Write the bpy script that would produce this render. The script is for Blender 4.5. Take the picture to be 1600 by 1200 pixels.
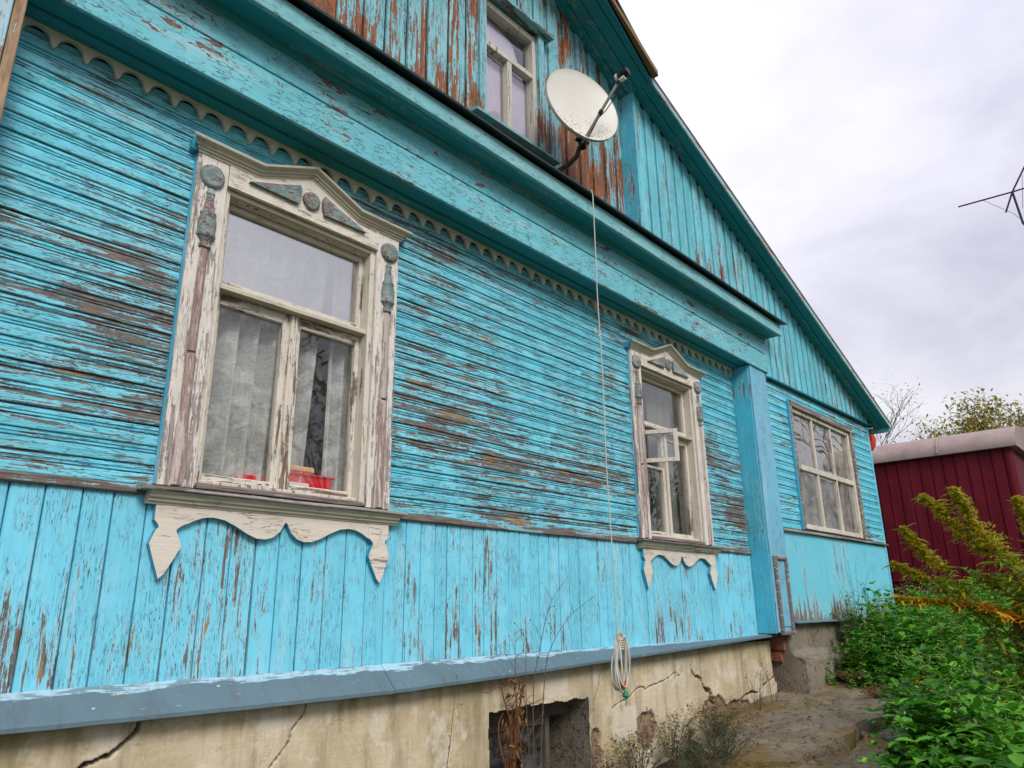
import bpy, bmesh, math, random
import numpy as np
from mathutils import Matrix, Vector, noise as mnoise

# ------------------------------------------------------------------ clear
for o in list(bpy.data.objects): bpy.data.objects.remove(o)
scene = bpy.context.scene
COL = scene.collection
rnd = random.Random(7)

# ------------------------------------------------------------------ camera
cam_d = bpy.data.cameras.new('camera'); cam = bpy.data.objects.new('camera', cam_d); COL.objects.link(cam)
cam_d.sensor_width = 36.0; cam_d.lens = 26.007; cam_d.clip_start = 0.05; cam_d.clip_end = 2000
CR = ((0.67466465, 0.20773053, 0.70829064), (-0.7380204, 0.20595085, 0.64258084), (-0.0123894, -0.95625952, 0.29225713))
cam.matrix_world = Matrix(((CR[0][0], -CR[0][1], -CR[0][2], 0.0), (CR[1][0], -CR[1][1], -CR[1][2], -3.3),
                           (CR[2][0], -CR[2][1], -CR[2][2], 1.6), (0, 0, 0, 1)))
scene.camera = cam

# ------------------------------------------------------------------ world: overcast sky
SUN_EL, SUN_AZ = math.radians(40), math.radians(202)      # azimuth measured from +Y clockwise
world = bpy.data.worlds.new('World'); scene.world = world; world.use_nodes = True
nt = world.node_tree; N = nt.nodes; L = nt.links; N.clear()
wout = N.new('ShaderNodeOutputWorld')
sky = N.new('ShaderNodeTexSky'); sky.sky_type = 'NISHITA'; sky.sun_disc = False
sky.sun_elevation = SUN_EL; sky.sun_rotation = SUN_AZ
bg1 = N.new('ShaderNodeBackground'); bg1.inputs['Strength'].default_value = 0.10; L.new(sky.outputs[0], bg1.inputs[0])
tc = N.new('ShaderNodeTexCoord')
sep = N.new('ShaderNodeSeparateXYZ'); L.new(tc.outputs['Generated'], sep.inputs[0])
mx = N.new('ShaderNodeMath'); mx.operation = 'MAXIMUM'; L.new(sep.outputs[2], mx.inputs[0]); mx.inputs[1].default_value = 0.0
ad = N.new('ShaderNodeMath'); ad.operation = 'ADD'; L.new(mx.outputs[0], ad.inputs[0]); ad.inputs[1].default_value = 0.35
dv = N.new('ShaderNodeVectorMath'); dv.operation = 'DIVIDE'; L.new(tc.outputs['Generated'], dv.inputs[0])
cmb = N.new('ShaderNodeCombineXYZ')
for i in range(3): L.new(ad.outputs[0], cmb.inputs[i])
L.new(cmb.outputs[0], dv.inputs[1])
def wnoise(scale, detail, rough, dist, off):
    mp = N.new('ShaderNodeMapping'); L.new(dv.outputs[0], mp.inputs[0]); mp.inputs['Location'].default_value = off
    n = N.new('ShaderNodeTexNoise'); L.new(mp.outputs[0], n.inputs['Vector'])
    n.inputs['Scale'].default_value = scale; n.inputs['Detail'].default_value = detail
    n.inputs['Roughness'].default_value = rough; n.inputs['Distortion'].default_value = dist
    return n
n1 = wnoise(2.4, 6, 0.55, 0.2, (3.1, 1.7, 0.4)); n2 = wnoise(0.8, 3, 0.5, 0.3, (7.2, 0.3, 2.0))
ma = N.new('ShaderNodeMath'); ma.operation = 'MULTIPLY_ADD'; L.new(n2.outputs[0], ma.inputs[0]); ma.inputs[1].default_value = 0.6
m0 = N.new('ShaderNodeMath'); m0.operation = 'MULTIPLY'; L.new(n1.outputs[0], m0.inputs[0]); m0.inputs[1].default_value = 0.6
L.new(m0.outputs[0], ma.inputs[2])
cr = N.new('ShaderNodeValToRGB'); L.new(ma.outputs[0], cr.inputs[0])
cr.color_ramp.elements[0].position = 0.46; cr.color_ramp.elements[0].color = (0.58, 0.57, 0.69, 1)
cr.color_ramp.elements[1].position = 0.72; cr.color_ramp.elements[1].color = (0.93, 0.92, 0.97, 1)
e = cr.color_ramp.elements.new(0.58); e.color = (0.78, 0.765, 0.87, 1)
zen = N.new('ShaderNodeMath'); zen.operation = 'MULTIPLY_ADD'; L.new(mx.outputs[0], zen.inputs[0])
zen.inputs[1].default_value = 0.55; zen.inputs[2].default_value = 0.47           # overcast dome brightens to the zenith
bg2 = N.new('ShaderNodeBackground'); L.new(cr.outputs[0], bg2.inputs[0]); L.new(zen.outputs[0], bg2.inputs['Strength'])
mixw = N.new('ShaderNodeMixShader'); mixw.inputs[0].default_value = 0.93
L.new(bg1.outputs[0], mixw.inputs[1]); L.new(bg2.outputs[0], mixw.inputs[2]); L.new(mixw.outputs[0], wout.inputs[0])

# ------------------------------------------------------------------ sun (soft, through thin cloud)
sd = bpy.data.lights.new('sun', 'SUN'); sd.energy = 1.5; sd.angle = math.radians(22); sd.color = (1.0, 0.96, 0.90)
sun = bpy.data.objects.new('sun', sd); COL.objects.link(sun)
sdir = Vector((math.sin(SUN_AZ) * math.cos(SUN_EL), math.cos(SUN_AZ) * math.cos(SUN_EL), math.sin(SUN_EL)))
sun.rotation_euler = sdir.to_track_quat('Z', 'Y').to_euler(); sun.location = sdir * 30

scene.view_settings.view_transform = 'Standard'; scene.view_settings.look = 'None'
scene.view_settings.exposure = 0.75; scene.view_settings.gamma = 1.0; scene.view_settings.use_curve_mapping = False
scene.render.engine = 'CYCLES'
scene.cycles.max_bounces = 8; scene.cycles.transparent_max_bounces = 24

# ================================================================== materials
def newmat(name):
    m = bpy.data.materials.new(name); m.use_nodes = True
    t = m.node_tree; t.nodes.clear()
    o = t.nodes.new('ShaderNodeOutputMaterial')
    return m, t, o
class G:                                   # tiny node-graph helper
    def __init__(s, t): s.t = t
    def n(s, typ, **kw):
        x = s.t.nodes.new(typ)
        for k, v in kw.items(): setattr(x, k, v)
        return x
    def set(s, sock, v):
        if isinstance(v, bpy.types.NodeSocket): s.t.links.new(v, sock)
        elif isinstance(v, (tuple, list)) and len(v) == 3 and sock.type == 'RGBA': sock.default_value = (*v, 1)
        else: sock.default_value = v
    def math(s, op, a, b=0.0, c=None, clamp=False):
        x = s.n('ShaderNodeMath', operation=op, use_clamp=clamp); s.set(x.inputs[0], a); s.set(x.inputs[1], b)
        if c is not None: s.set(x.inputs[2], c)
        return x.outputs[0]
    def pos(s): return s.n('ShaderNodeNewGeometry').outputs['Position']
    def map(s, v, scale, loc=(0, 0, 0), rot=(0, 0, 0)):
        x = s.n('ShaderNodeMapping'); s.set(x.inputs[0], v); x.inputs['Scale'].default_value = scale
        x.inputs['Location'].default_value = loc; x.inputs['Rotation'].default_value = rot; return x.outputs[0]
    def noise(s, v, scale=1.0, detail=3.0, rough=0.5, dist=0.0):
        x = s.n('ShaderNodeTexNoise'); s.set(x.inputs['Vector'], v); x.inputs['Scale'].default_value = scale
        x.inputs['Detail'].default_value = detail; x.inputs['Roughness'].default_value = rough
        x.inputs['Distortion'].default_value = dist; return x.outputs[0]
    def voro(s, v, scale, feature='F1'):
        x = s.n('ShaderNodeTexVoronoi', feature=feature); s.set(x.inputs['Vector'], v); x.inputs['Scale'].default_value = scale
        return x.outputs['Distance']
    def step(s, v, a, b):                  # smoothstep a..b
        x = s.n('ShaderNodeMapRange', interpolation_type='SMOOTHSTEP'); s.set(x.inputs['Value'], v)
        x.inputs['From Min'].default_value = a; x.inputs['From Max'].default_value = b; return x.outputs[0]
    def mix(s, f, a, b, mode='MIX'):
        x = s.n('ShaderNodeMix', data_type='RGBA', blend_type=mode); s.set(x.inputs[0], f); s.set(x.inputs[6], a); s.set(x.inputs[7], b)
        return x.outputs[2]
    def bump(s, h, strength, dist):
        x = s.n('ShaderNodeBump'); s.set(x.inputs['Height'], h); x.inputs['Strength'].default_value = strength
        x.inputs['Distance'].default_value = dist; return x.outputs[0]
    def bsdf(s, col, rough=0.6, normal=None, **kw):
        x = s.n('ShaderNodeBsdfPrincipled'); s.set(x.inputs['Base Color'], col); s.set(x.inputs['Roughness'], rough)
        if normal is not None: s.set(x.inputs['Normal'], normal)
        for k, v in kw.items(): s.set(x.inputs[k], v)
        return x.outputs[0]
    def hsv(s, col, val, sat=1.0):
        x = s.n('ShaderNodeHueSaturation'); s.set(x.inputs['Color'], col); s.set(x.inputs['Value'], val); x.inputs['Saturation'].default_value = sat
        return x.outputs[0]

def axis_scale(axis, along, across):
    return {'X': (along, across, across), 'Z': (across, across, along), 'Y': (across, along, across)}[axis]

def paint(name, col, axis='X', wear=0.5, wood=(0.115, 0.088, 0.075), wood2=(0.23, 0.19, 0.165), under=None, under_amt=0.0,
          seed=0.0, along=1.6, across=30.0, big=1.3, cracks=0.5, zband=None, rough=0.55, vary=0.16, ochre=0.0, bump=0.55, fade=0.35, bigw=0.28, bvar=0.05, rim=0.45):
    """weathered paint over timber; wear = share of bare wood (0 none .. 1 bare)"""
    m, t, o = newmat(name); g = G(t)
    p = g.map(g.pos(), (1, 1, 1), (seed * 3.7, seed * 1.3, seed * 2.1))
    nb = g.noise(p, big, 3, 0.55)
    ns = g.noise(g.map(p, axis_scale(axis, along, across)), 1.0, 6, 0.66, 0.25)
    nf = g.noise(g.map(p, axis_scale(axis, along * 5, across * 4.2)), 1.0, 3, 0.6)
    nm = g.noise(p, 34.0, 4, 0.7)                                   # ragged chips
    h = g.math('MULTIPLY_ADD', ns, 0.62, g.math('MULTIPLY', nb, bigw))
    h = g.math('MULTIPLY_ADD', nf, 0.10, h)
    h = g.math('MULTIPLY_ADD', nm, 0.12, h)
    h = g.math('ADD', h, g.math('MULTIPLY_ADD', g.n('ShaderNodeObjectInfo').outputs['Random'], bvar * 2, -bvar))
    if zband:                                                       # weather side: more wear around a height
        sz = g.n('ShaderNodeSeparateXYZ'); g.set(sz.inputs[0], g.pos())
        zc, zw, amt = zband
        d = g.math('ABSOLUTE', g.math('SUBTRACT', sz.outputs[2], zc))
        h = g.math('ADD', h, g.math('MULTIPLY', g.math('SUBTRACT', 1.0, g.math('DIVIDE', d, zw), clamp=True), amt))
    th = 0.72 + (bigw - 0.28) * 0.5 - wear * 0.30
    mask = g.step(h, th, th + 0.025)
    wcol = g.mix(g.step(nf, 0.3, 0.7), wood, wood2)
    if ochre > 0:
        no = g.noise(g.map(p, axis_scale(axis, 2.2, 16), (9, 4, 2)), 1.0, 2, 0.5)
        wcol = g.mix(g.math('MULTIPLY', g.step(no, 0.60, 0.66), ochre), wcol, (0.42, 0.22, 0.05))
    # paint colour: fading and dirt
    nv = g.noise(p, 2.3, 4, 0.6); ng = g.noise(g.map(p, axis_scale(axis, 3.0, 60)), 1.0, 4, 0.6)
    oi = g.n('ShaderNodeObjectInfo').outputs['Random']
    val = g.math('ADD', g.math('MULTIPLY_ADD', nv, vary * 1.6, 1.0 - vary * 0.8), g.math('MULTIPLY_ADD', oi, vary * 0.9, -vary * 0.45))
    val = g.math('MULTIPLY', val, g.math('MULTIPLY_ADD', ng, 0.30, 0.85))
    c = g.hsv(col, val)
    pale = tuple(min(1, 0.45 * x + 0.40) for x in col)
    c = g.mix(g.math('MULTIPLY', g.step(g.noise(g.map(p, axis_scale(axis, 1.5, 9), (5, 5, 5)), 1.0, 5, 0.65), 0.52, 0.72), fade), c, pale)
    if rim > 0: c = g.mix(g.math('MULTIPLY', g.step(h, th - 0.045, th - 0.005), rim), c, tuple(0.25 * x + 0.42 for x in col))
    if cracks > 0:
        nc = g.noise(g.map(p, axis_scale(axis, along * 2.4, across * 2.4), (2, 7, 4)), 1.0, 2, 0.5, 0.6)
        line = g.math('SUBTRACT', 1.0, g.step(g.math('ABSOLUTE', g.math('SUBTRACT', nc, 0.5)), 0.004, 0.020))
        pres = g.step(g.noise(p, 6.0, 3, 0.6), 0.60 - 0.25 * cracks, 0.75 - 0.2 * cracks)
        crk = g.math('MULTIPLY', line, pres)
        c = g.mix(g.math('MULTIPLY', crk, 0.8), c, tuple(x * 0.8 for x in wood))
        hgt = g.math('SUBTRACT', 1.0, g.math('MAXIMUM', mask, g.math('MULTIPLY', crk, 0.8)))
    else:
        hgt = g.math('SUBTRACT', 1.0, mask)
    if under is not None:
        mu = g.step(h, th - under_amt, th - under_amt + 0.02)
        nu = g.noise(g.map(p, axis_scale(axis, 2, 22), (1, 8, 3)), 1.0, 5, 0.6)
        uc = g.mix(g.step(nu, 0.3, 0.75), tuple(x * 0.7 for x in under), under)
        c = g.mix(mu, c, uc)
        hgt = g.math('SUBTRACT', hgt, g.math('MULTIPLY', mu, 0.6))
    c = g.mix(mask, c, wcol)
    hh = g.math('MULTIPLY_ADD', nf, 0.35, g.math('MULTIPLY_ADD', ng, 0.30, hgt))
    nrm = g.bump(hh, bump, 0.006)
    rg = g.mix(mask, (rough,) * 3, (0.9,) * 3)
    b = g.bsdf(c, rg, nrm, **{'Specular IOR Level': 0.3})
    t.links.new(b, o.inputs[0]); return m

def simple(name, col, rough=0.6, var=0.15, scale=8.0, bump=0.2, metal=0.0, bscale=60.0, spec=0.3):
    m, t, o = newmat(name); g = G(t); p = g.pos()
    n = g.noise(p, scale, 5, 0.6); oi = g.n('ShaderNodeObjectInfo').outputs['Random']
    val = g.math('ADD', g.math('MULTIPLY_ADD', n, var * 2, 1 - var), g.math('MULTIPLY_ADD', oi, var * 0.6, -var * 0.3))
    nr = g.bump(g.noise(p, bscale, 4, 0.6), bump, 0.01)
    b = g.bsdf(g.hsv(col, val), rough, nr, Metallic=metal, **{'Specular IOR Level': spec})
    t.links.new(b, o.inputs[0]); return m

CY = (0.105, 0.42, 0.56)
M = {}
M['siding'] = paint('siding_paint', (0.15, 0.60, 0.73), 'X', 0.345, wood=(0.08, 0.064, 0.056), wood2=(0.24, 0.205, 0.185), seed=1, along=3.0, across=62, big=1.2, zband=(2.62, 0.85, 0.05), ochre=0.6, cracks=1.0, fade=0.45, bump=0.9, bigw=0.30, bvar=0.035)
M['siding_annex'] = paint('annex_siding_paint', (0.13, 0.57, 0.71), 'X', 0.30, wood=(0.06, 0.047, 0.042), wood2=(0.165, 0.135, 0.12), seed=4, along=2.8, across=50, ochre=0.2, cracks=0.6)
M['apron'] = paint('apron_board_paint', (0.18, 0.63, 0.80), 'Z', 0.20, wood=(0.08, 0.062, 0.055), wood2=(0.20, 0.17, 0.155), seed=2, along=3.6, across=52, big=1.5, ochre=0.9, cracks=0.95, vary=0.13, zband=(1.35, 0.25, 0.02))
M['frieze'] = paint('frieze_paint', (0.155, 0.51, 0.585), 'X', 0.24, seed=3, along=5.0, across=20, big=2.2, under=(0.42, 0.07, 0.02), under_amt=0.013, cracks=1.0, vary=0.16, fade=0.5, bigw=0.40, bump=0.8)
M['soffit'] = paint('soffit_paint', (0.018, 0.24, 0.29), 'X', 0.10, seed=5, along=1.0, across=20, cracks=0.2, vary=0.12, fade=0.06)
M['cornice'] = paint('cornice_paint', (0.20, 0.51, 0.55), 'X', 0.28, seed=9, along=4.0, across=26, under=(0.20, 0.09, 0.05), under_amt=0.02, cracks=0.95, vary=0.14, fade=0.4)
M['gable_old'] = paint('old_gable_paint', (0.22, 0.53, 0.60), 'Z', 0.16, wood=(0.13, 0.075, 0.055), wood2=(0.22, 0.14, 0.11), under=(0.36, 0.115, 0.035), under_amt=0.085, seed=6.4, along=3.0, across=44, big=1.2, cracks=0.95, zband=(4.85, 1.0, 0.085), fade=0.5, bigw=0.36, bump=0.9)
M['gable_new'] = paint('gable_paint', (0.14, 0.52, 0.61), 'Z', 0.30, seed=7, along=2.6, across=34, cracks=0.95, vary=0.26, bvar=0.06)
M['post'] = paint('post_paint', (0.08, 0.47, 0.63), 'Z', 0.24, seed=8, along=3.0, across=30, cracks=0.8, ochre=0.8, vary=0.12, fade=0.12)
M['post_front'] = paint('post_front_paint', (0.17, 0.46, 0.63), 'Z', 0.29, seed=11, along=2.4, across=24, cracks=0.7, vary=0.14, fade=0.5)
M['left_post'] = paint('left_post_paint', (0.28, 0.52, 0.62), 'Z', 0.36, seed=12, along=2.0, across=9, cracks=0.4, wood=(0.2, 0.15, 0.12), wood2=(0.36, 0.27, 0.2), fade=0.7)
M['rawedge'] = paint('post_edge_wood', (0.30, 0.50, 0.58), 'Z', 0.58, seed=13, along=1.5, across=12, wood=(0.24, 0.15, 0.09), wood2=(0.42, 0.29, 0.19))
M['flatpanel'] = paint('annex_panel_paint', (0.15, 0.55, 0.69), 'Z', 0.16, seed=14, along=1.0, across=16, cracks=0.3, zband=(1.42, 0.35, 0.17), vary=0.09, fade=0.15, bump=0.3)
M['blueedge'] = paint('blue_edge_paint', (0.05, 0.34, 0.50), 'Z', 0.22, seed=15, along=2, across=20)
M['cream'] = paint('cream_paint', (0.66, 0.605, 0.51), 'X', 0.22, seed=16, along=3, across=34, wood=(0.16, 0.12, 0.10), wood2=(0.34, 0.28, 0.24), vary=0.08, fade=0.2, cracks=0.6)
M['cream_v'] = paint('cream_paint_vertical', (0.67, 0.63, 0.56), 'Z', 0.32, seed=17, along=2.4, across=30, wood=(0.19, 0.15, 0.135), wood2=(0.38, 0.32, 0.295), vary=0.08, fade=0.25, cracks=0.8, zband=(2.2, 1.0, 0.035))
M['cream_sash'] = paint('sash_paint', (0.62, 0.57, 0.48), 'Z', 0.32, seed=18, along=3.0, across=36, wood=(0.11, 0.075, 0.05), wood2=(0.26, 0.19, 0.13), vary=0.08, cracks=0.7)
M['cream_rail'] = paint('sash_rail_paint', (0.62, 0.57, 0.48), 'X', 0.32, seed=28, along=3.0, across=36, wood=(0.11, 0.075, 0.05), wood2=(0.26, 0.19, 0.13), vary=0.08, cracks=0.7)
M['crown'] = paint('crown_moulding_paint', (0.50, 0.46, 0.36), 'X', 0.26, seed=19, along=3, across=34, wood=(0.13, 0.10, 0.08), wood2=(0.3, 0.25, 0.2), vary=0.1, fade=0.12)
M['trimw'] = paint('scallop_paint', (0.56, 0.55, 0.44), 'X', 0.10, seed=20, along=3, across=20, vary=0.08, cracks=0.3)
M['greywood'] = paint('bare_grey_wood', (0.34, 0.30, 0.27), 'X', 0.62, seed=21, along=1.2, across=40, wood=(0.10, 0.075, 0.065), wood2=(0.24, 0.20, 0.18), fade=0.5)
M['worn_strip'] = paint('worn_strip_paint', (0.13, 0.40, 0.50), 'X', 0.72, seed=25, along=1.6, across=26, wood=(0.10, 0.075, 0.065), wood2=(0.21, 0.17, 0.15))
M['ornament'] = paint('ornament_paint', (0.15, 0.22, 0.215), 'X', 0.46, seed=22, along=14, across=30, big=8, wood=(0.085, 0.05, 0.04), wood2=(0.34, 0.29, 0.27), fade=1.0, cracks=0.6, bump=0.9)
M['pinkshaft'] = paint('bleached_shaft_wood', (0.45, 0.37, 0.33), 'Z', 0.55, seed=23, along=3, across=40, wood=(0.2, 0.13, 0.11), wood2=(0.4, 0.3, 0.26), fade=0.3)
M['gw_frame'] = paint('attic_frame_paint', (0.55, 0.52, 0.45), 'Z', 0.36, seed=24, along=3, across=30, wood=(0.16, 0.12, 0.08), wood2=(0.34, 0.27, 0.18))
M['dark_metal'] = simple('dark_flashing_metal', (0.018, 0.035, 0.035), 0.5, 0.3, 6, 0.2, 0.3)
M['roofing'] = simple('weathered_roofing', (0.10, 0.08, 0.07), 0.85, 0.3, 5, 0.5)
M['fasciagrey'] = paint('rake_fascia_paint', (0.24, 0.42, 0.42), 'X', 0.42, seed=26, along=2, across=16, wood=(0.2, 0.16, 0.13), wood2=(0.36, 0.30, 0.25))
M['cellarwood'] = simple('damp_brown_wood', (0.095, 0.075, 0.06), 0.85, 0.45, 14, 0.7)
M['rakewood'] = simple('brown_rake_board', (0.20, 0.125, 0.06), 0.85, 0.3, 9, 0.4)
M['steel'] = simple('grey_steel', (0.16, 0.16, 0.155), 0.45, 0.15, 20, 0.1, 0.7)
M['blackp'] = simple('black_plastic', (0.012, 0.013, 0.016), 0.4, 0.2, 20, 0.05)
M['galv'] = simple('galvanised_arm', (0.33, 0.335, 0.32), 0.45, 0.2, 15, 0.1, 0.5)
M['cable'] = simple('cable_sheath', (0.50, 0.47, 0.40), 0.5, 0.2, 9, 0.05)
M['redtape'] = simple('red_tape', (0.60, 0.05, 0.03), 0.4, 0.1, 30, 0.05)
M['greentape'] = simple('green_twine', (0.01, 0.22, 0.13), 0.5, 0.1, 30, 0.05)
M['redplastic'] = simple('red_plastic', (0.75, 0.012, 0.018), 0.35, 0.06, 6, 0.03)
M['peach'] = simple('peach_plastic', (0.75, 0.42, 0.22), 0.45, 0.06, 6, 0.03)
M['whitep'] = simple('white_plastic', (0.75, 0.72, 0.68), 0.45, 0.06, 6, 0.03)
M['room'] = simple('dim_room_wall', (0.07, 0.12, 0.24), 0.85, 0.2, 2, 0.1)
M['wallback'] = simple('sheathing_timber', (0.06, 0.10, 0.11), 0.9, 0.2, 5, 0.2)
M['concrete'] = None

def mat_ledge():
    m, t, o = newmat('ledge_painted_metal'); g = G(t); p = g.pos()
    sx = g.n('ShaderNodeSeparateXYZ'); g.set(sx.inputs[0], p)
    base = g.hsv((0.10, 0.165, 0.20), g.math('MULTIPLY_ADD', g.noise(p, 3.0, 5, 0.6), 0.5, 0.72))
    edge = g.math('ADD', sx.outputs[1], g.math('MULTIPLY_ADD', g.noise(g.map(p, (5, 30, 1)), 1.0, 4, 0.6), 0.085, -0.0425))
    a = g.step(edge, -0.064, -0.058)
    worn = g.step(g.noise(g.map(p, (7, 60, 20), (3, 3, 3)), 1.0, 5, 0.7), 0.44, 0.5)
    a = g.math('MULTIPLY', a, g.math('MULTIPLY_ADD', worn, 0.75, 0.25))
    spl = g.math('SUBTRACT', 1.0, g.step(g.voro(g.map(p, (14, 26, 26)), 1.0), 0.10, 0.13))
    sp2 = g.step(g.noise(p, 7.0, 2, 0.5), 0.52, 0.56)
    fl = g.step(g.noise(g.map(p, (22, 90, 60), (1, 5, 2)), 1.0, 4, 0.7), 0.66, 0.69)
    msk = g.math('MAXIMUM', a, g.math('MAXIMUM', g.math('MULTIPLY', spl, sp2), g.math('MULTIPLY', fl, 0.8)))
    c = g.mix(msk, base, (0.34, 0.53, 0.62))
    c = g.mix(g.math('MULTIPLY', g.step(g.noise(g.map(p, (16, 3, 3)), 1.0, 5, 0.7), 0.50, 0.72), 0.5), c, (0.07, 0.085, 0.085))
    c = g.mix(g.math('MULTIPLY', g.step(g.noise(p, 9, 6, 0.75), 0.62, 0.68), 0.6), c, (0.16, 0.13, 0.10))
    nr = g.bump(g.math('ADD', msk, g.math('MULTIPLY_ADD', g.noise(p, 6, 3, 0.5), 3.0, g.noise(p, 40, 3, 0.5))), 0.3, 0.006)
    t.links.new(g.bsdf(c, 0.5, nr), o.inputs[0]); return m
M['ledge'] = mat_ledge()

def mat_plaster():
    m, t, o = newmat('cracked_plinth_plaster'); g = G(t); p = g.pos()
    at = g.n('ShaderNodeAttribute', attribute_name='spall').outputs['Fac']
    n1 = g.noise(p, 1.7, 5, 0.6); n2 = g.noise(g.map(p, (9, 9, 1.4)), 1.0, 5, 0.65); n3 = g.noise(p, 26, 5, 0.7)
    c = g.mix(g.step(n1, 0.3, 0.7), (0.44, 0.35, 0.20), (0.62, 0.53, 0.37))
    c = g.mix(g.math('MULTIPLY', g.step(n2, 0.44, 0.70), 0.7), c, (0.24, 0.20, 0.10))
    c = g.mix(g.math('MULTIPLY', g.step(g.noise(p, 3.0, 6, 0.7), 0.52, 0.60), 0.6), c, (0.68, 0.63, 0.53))
    c = g.mix(g.math('MULTIPLY', g.step(g.noise(g.map(p, (1, 1, 1), (3, 1, 8)), 2.2, 6, 0.72), 0.55, 0.66), 0.32), c, (0.33, 0.29, 0.23))
    sz = g.n('ShaderNodeSeparateXYZ'); g.set(sz.inputs[0], p)
    damp = g.step(g.math('ADD', sz.outputs[2], g.math('MULTIPLY', n2, 0.35)), 1.25, 1.50)
    c = g.mix(g.math('MULTIPLY', damp, 0.60), c, (0.20, 0.19, 0.09))
    hair = g.math('ABSOLUTE', g.math('SUBTRACT', g.noise(p, 2.6, 4, 0.6, 0.8), 0.5))
    c = g.mix(g.math('MULTIPLY', g.math('SUBTRACT', 1.0, g.step(hair, 0.0, 0.005)), 0.28), c, (0.10, 0.075, 0.04))
    c = g.mix(at, c, g.mix(g.step(n3, 0.35, 0.65), (0.16, 0.085, 0.05), (0.34, 0.24, 0.16)))
    ck = g.n('ShaderNodeAttribute', attribute_name='crack').outputs['Fac']
    c = g.mix(ck, c, (0.035, 0.026, 0.018))
    c = g.hsv(c, g.math('MULTIPLY_ADD', n3, 0.35, 0.82))
    nr = g.bump(g.math('MULTIPLY_ADD', n3, 0.5, g.noise(p, 90, 3, 0.6)), 0.45, 0.006)
    t.links.new(g.bsdf(c, 0.9, nr), o.inputs[0]); return m
M['plaster'] = mat_plaster()

def mat_concrete(name, a, b, moss=(0.16, 0.13, 0.05), mamt=0.5):
    m, t, o = newmat(name); g = G(t); p = g.pos()
    n1 = g.noise(p, 2.1, 6, 0.65); n3 = g.noise(p, 30, 5, 0.7)
    c = g.mix(g.step(n1, 0.3, 0.7), a, b)
    c = g.mix(g.math('MULTIPLY', g.step(g.noise(g.map(p, (1.3, 2.4, 2)), 1.0, 5, 0.6), 0.47, 0.62), mamt), c, moss)
    c = g.mix(g.math('MULTIPLY', g.step(g.noise(p, 9.0, 6, 0.75), 0.56, 0.64), 0.55), c, tuple(x * 0.45 for x in a))
    ck = g.math('ABSOLUTE', g.math('SUBTRACT', g.noise(p, 3.1, 5, 0.65, 0.5), 0.5))
    c = g.mix(g.math('SUBTRACT', 1.0, g.step(ck, 0.002, 0.010)), c, tuple(x * 0.3 for x in a))
    c = g.hsv(c, g.math('MULTIPLY_ADD', n3, 1.0, 0.5))
    nr = g.bump(g.math('ADD', g.math('MULTIPLY_ADD', n1, 1.5, n3), g.noise(p, 120, 3, 0.6)), 0.8, 0.012)
    t.links.new(g.bsdf(c, 0.92, nr), o.inputs[0]); return m
M['concrete'] = mat_concrete('mossy_concrete', (0.165, 0.13, 0.085), (0.31, 0.255, 0.175), (0.18, 0.115, 0.025), 0.9)
M['conc_plinth'] = mat_concrete('annex_plinth_concrete', (0.16, 0.135, 0.095), (0.30, 0.26, 0.20), (0.16, 0.14, 0.08), 0.4)
M['brick'] = mat_concrete('old_red_brick', (0.26, 0.085, 0.04), (0.38, 0.15, 0.08), (0.2, 0.15, 0.1), 0.4)
M['stone'] = mat_concrete('field_stone', (0.24, 0.20, 0.165), (0.38, 0.33, 0.28), (0.12, 0.12, 0.05), 0.3)

def mat_dish():
    m, t, o = newmat('dish_enamel'); g = G(t); p = g.pos()
    sz = g.n('ShaderNodeSeparateXYZ'); g.set(sz.inputs[0], p)
    low = g.step(sz.outputs[2], 5.30, 5.08)
    sp = g.math('SUBTRACT', 1.0, g.step(g.voro(g.map(p, (48, 48, 34)), 1.0), 0.22, 0.36))
    pr = g.step(g.noise(p, 11, 3, 0.6), 0.42, 0.54)
    c = g.mix(g.math('MULTIPLY', g.math('MULTIPLY', sp, pr), low), (0.60, 0.58, 0.51), (0.16, 0.13, 0.09))
    c = g.hsv(c, g.math('MULTIPLY_ADD', g.noise(p, 5, 4, 0.6), 0.2, 0.9))
    t.links.new(g.bsdf(c, 0.45), o.inputs[0]); return m
M['dishw'] = mat_dish()

def mat_glass(name, tint=(0.96, 0.975, 0.97), dirt=0.07, f0=0.10):
    m, t, o = newmat(name); g = G(t); p = g.pos()
    ge = g.n('ShaderNodeNewGeometry'); dt = g.n('ShaderNodeVectorMath', operation='DOT_PRODUCT'); g.set(dt.inputs[0], ge.outputs['Normal']); g.set(dt.inputs[1], ge.outputs['Incoming'])
    om = g.math('SUBTRACT', 1.0, g.math('ABSOLUTE', dt.outputs['Value']), clamp=True)      # Schlick, old double glazing
    refl = g.math('MULTIPLY_ADD', g.math('POWER', om, 5.0), 1.0 - f0, f0, clamp=True)
    tr = g.n('ShaderNodeBsdfTransparent'); g.set(tr.inputs[0], tint)
    gl = g.n('ShaderNodeBsdfGlossy'); gl.inputs['Roughness'].default_value = 0.015
    wv = g.bump(g.noise(p, 2.6, 1, 0.4), 0.03, 0.03); g.set(gl.inputs['Normal'], wv)
    mx_ = g.n('ShaderNodeMixShader'); g.set(mx_.inputs[0], refl); g.t.links.new(tr.outputs[0], mx_.inputs[1]); g.t.links.new(gl.outputs[0], mx_.inputs[2])
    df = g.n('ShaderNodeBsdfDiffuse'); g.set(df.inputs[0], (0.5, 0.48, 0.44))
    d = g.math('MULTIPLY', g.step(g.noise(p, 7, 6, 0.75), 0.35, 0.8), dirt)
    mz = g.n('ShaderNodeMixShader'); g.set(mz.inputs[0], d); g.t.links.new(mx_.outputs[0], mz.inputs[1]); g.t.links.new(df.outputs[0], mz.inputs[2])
    t.links.new(mz.outputs[0], o.inputs[0]); return m
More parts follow.
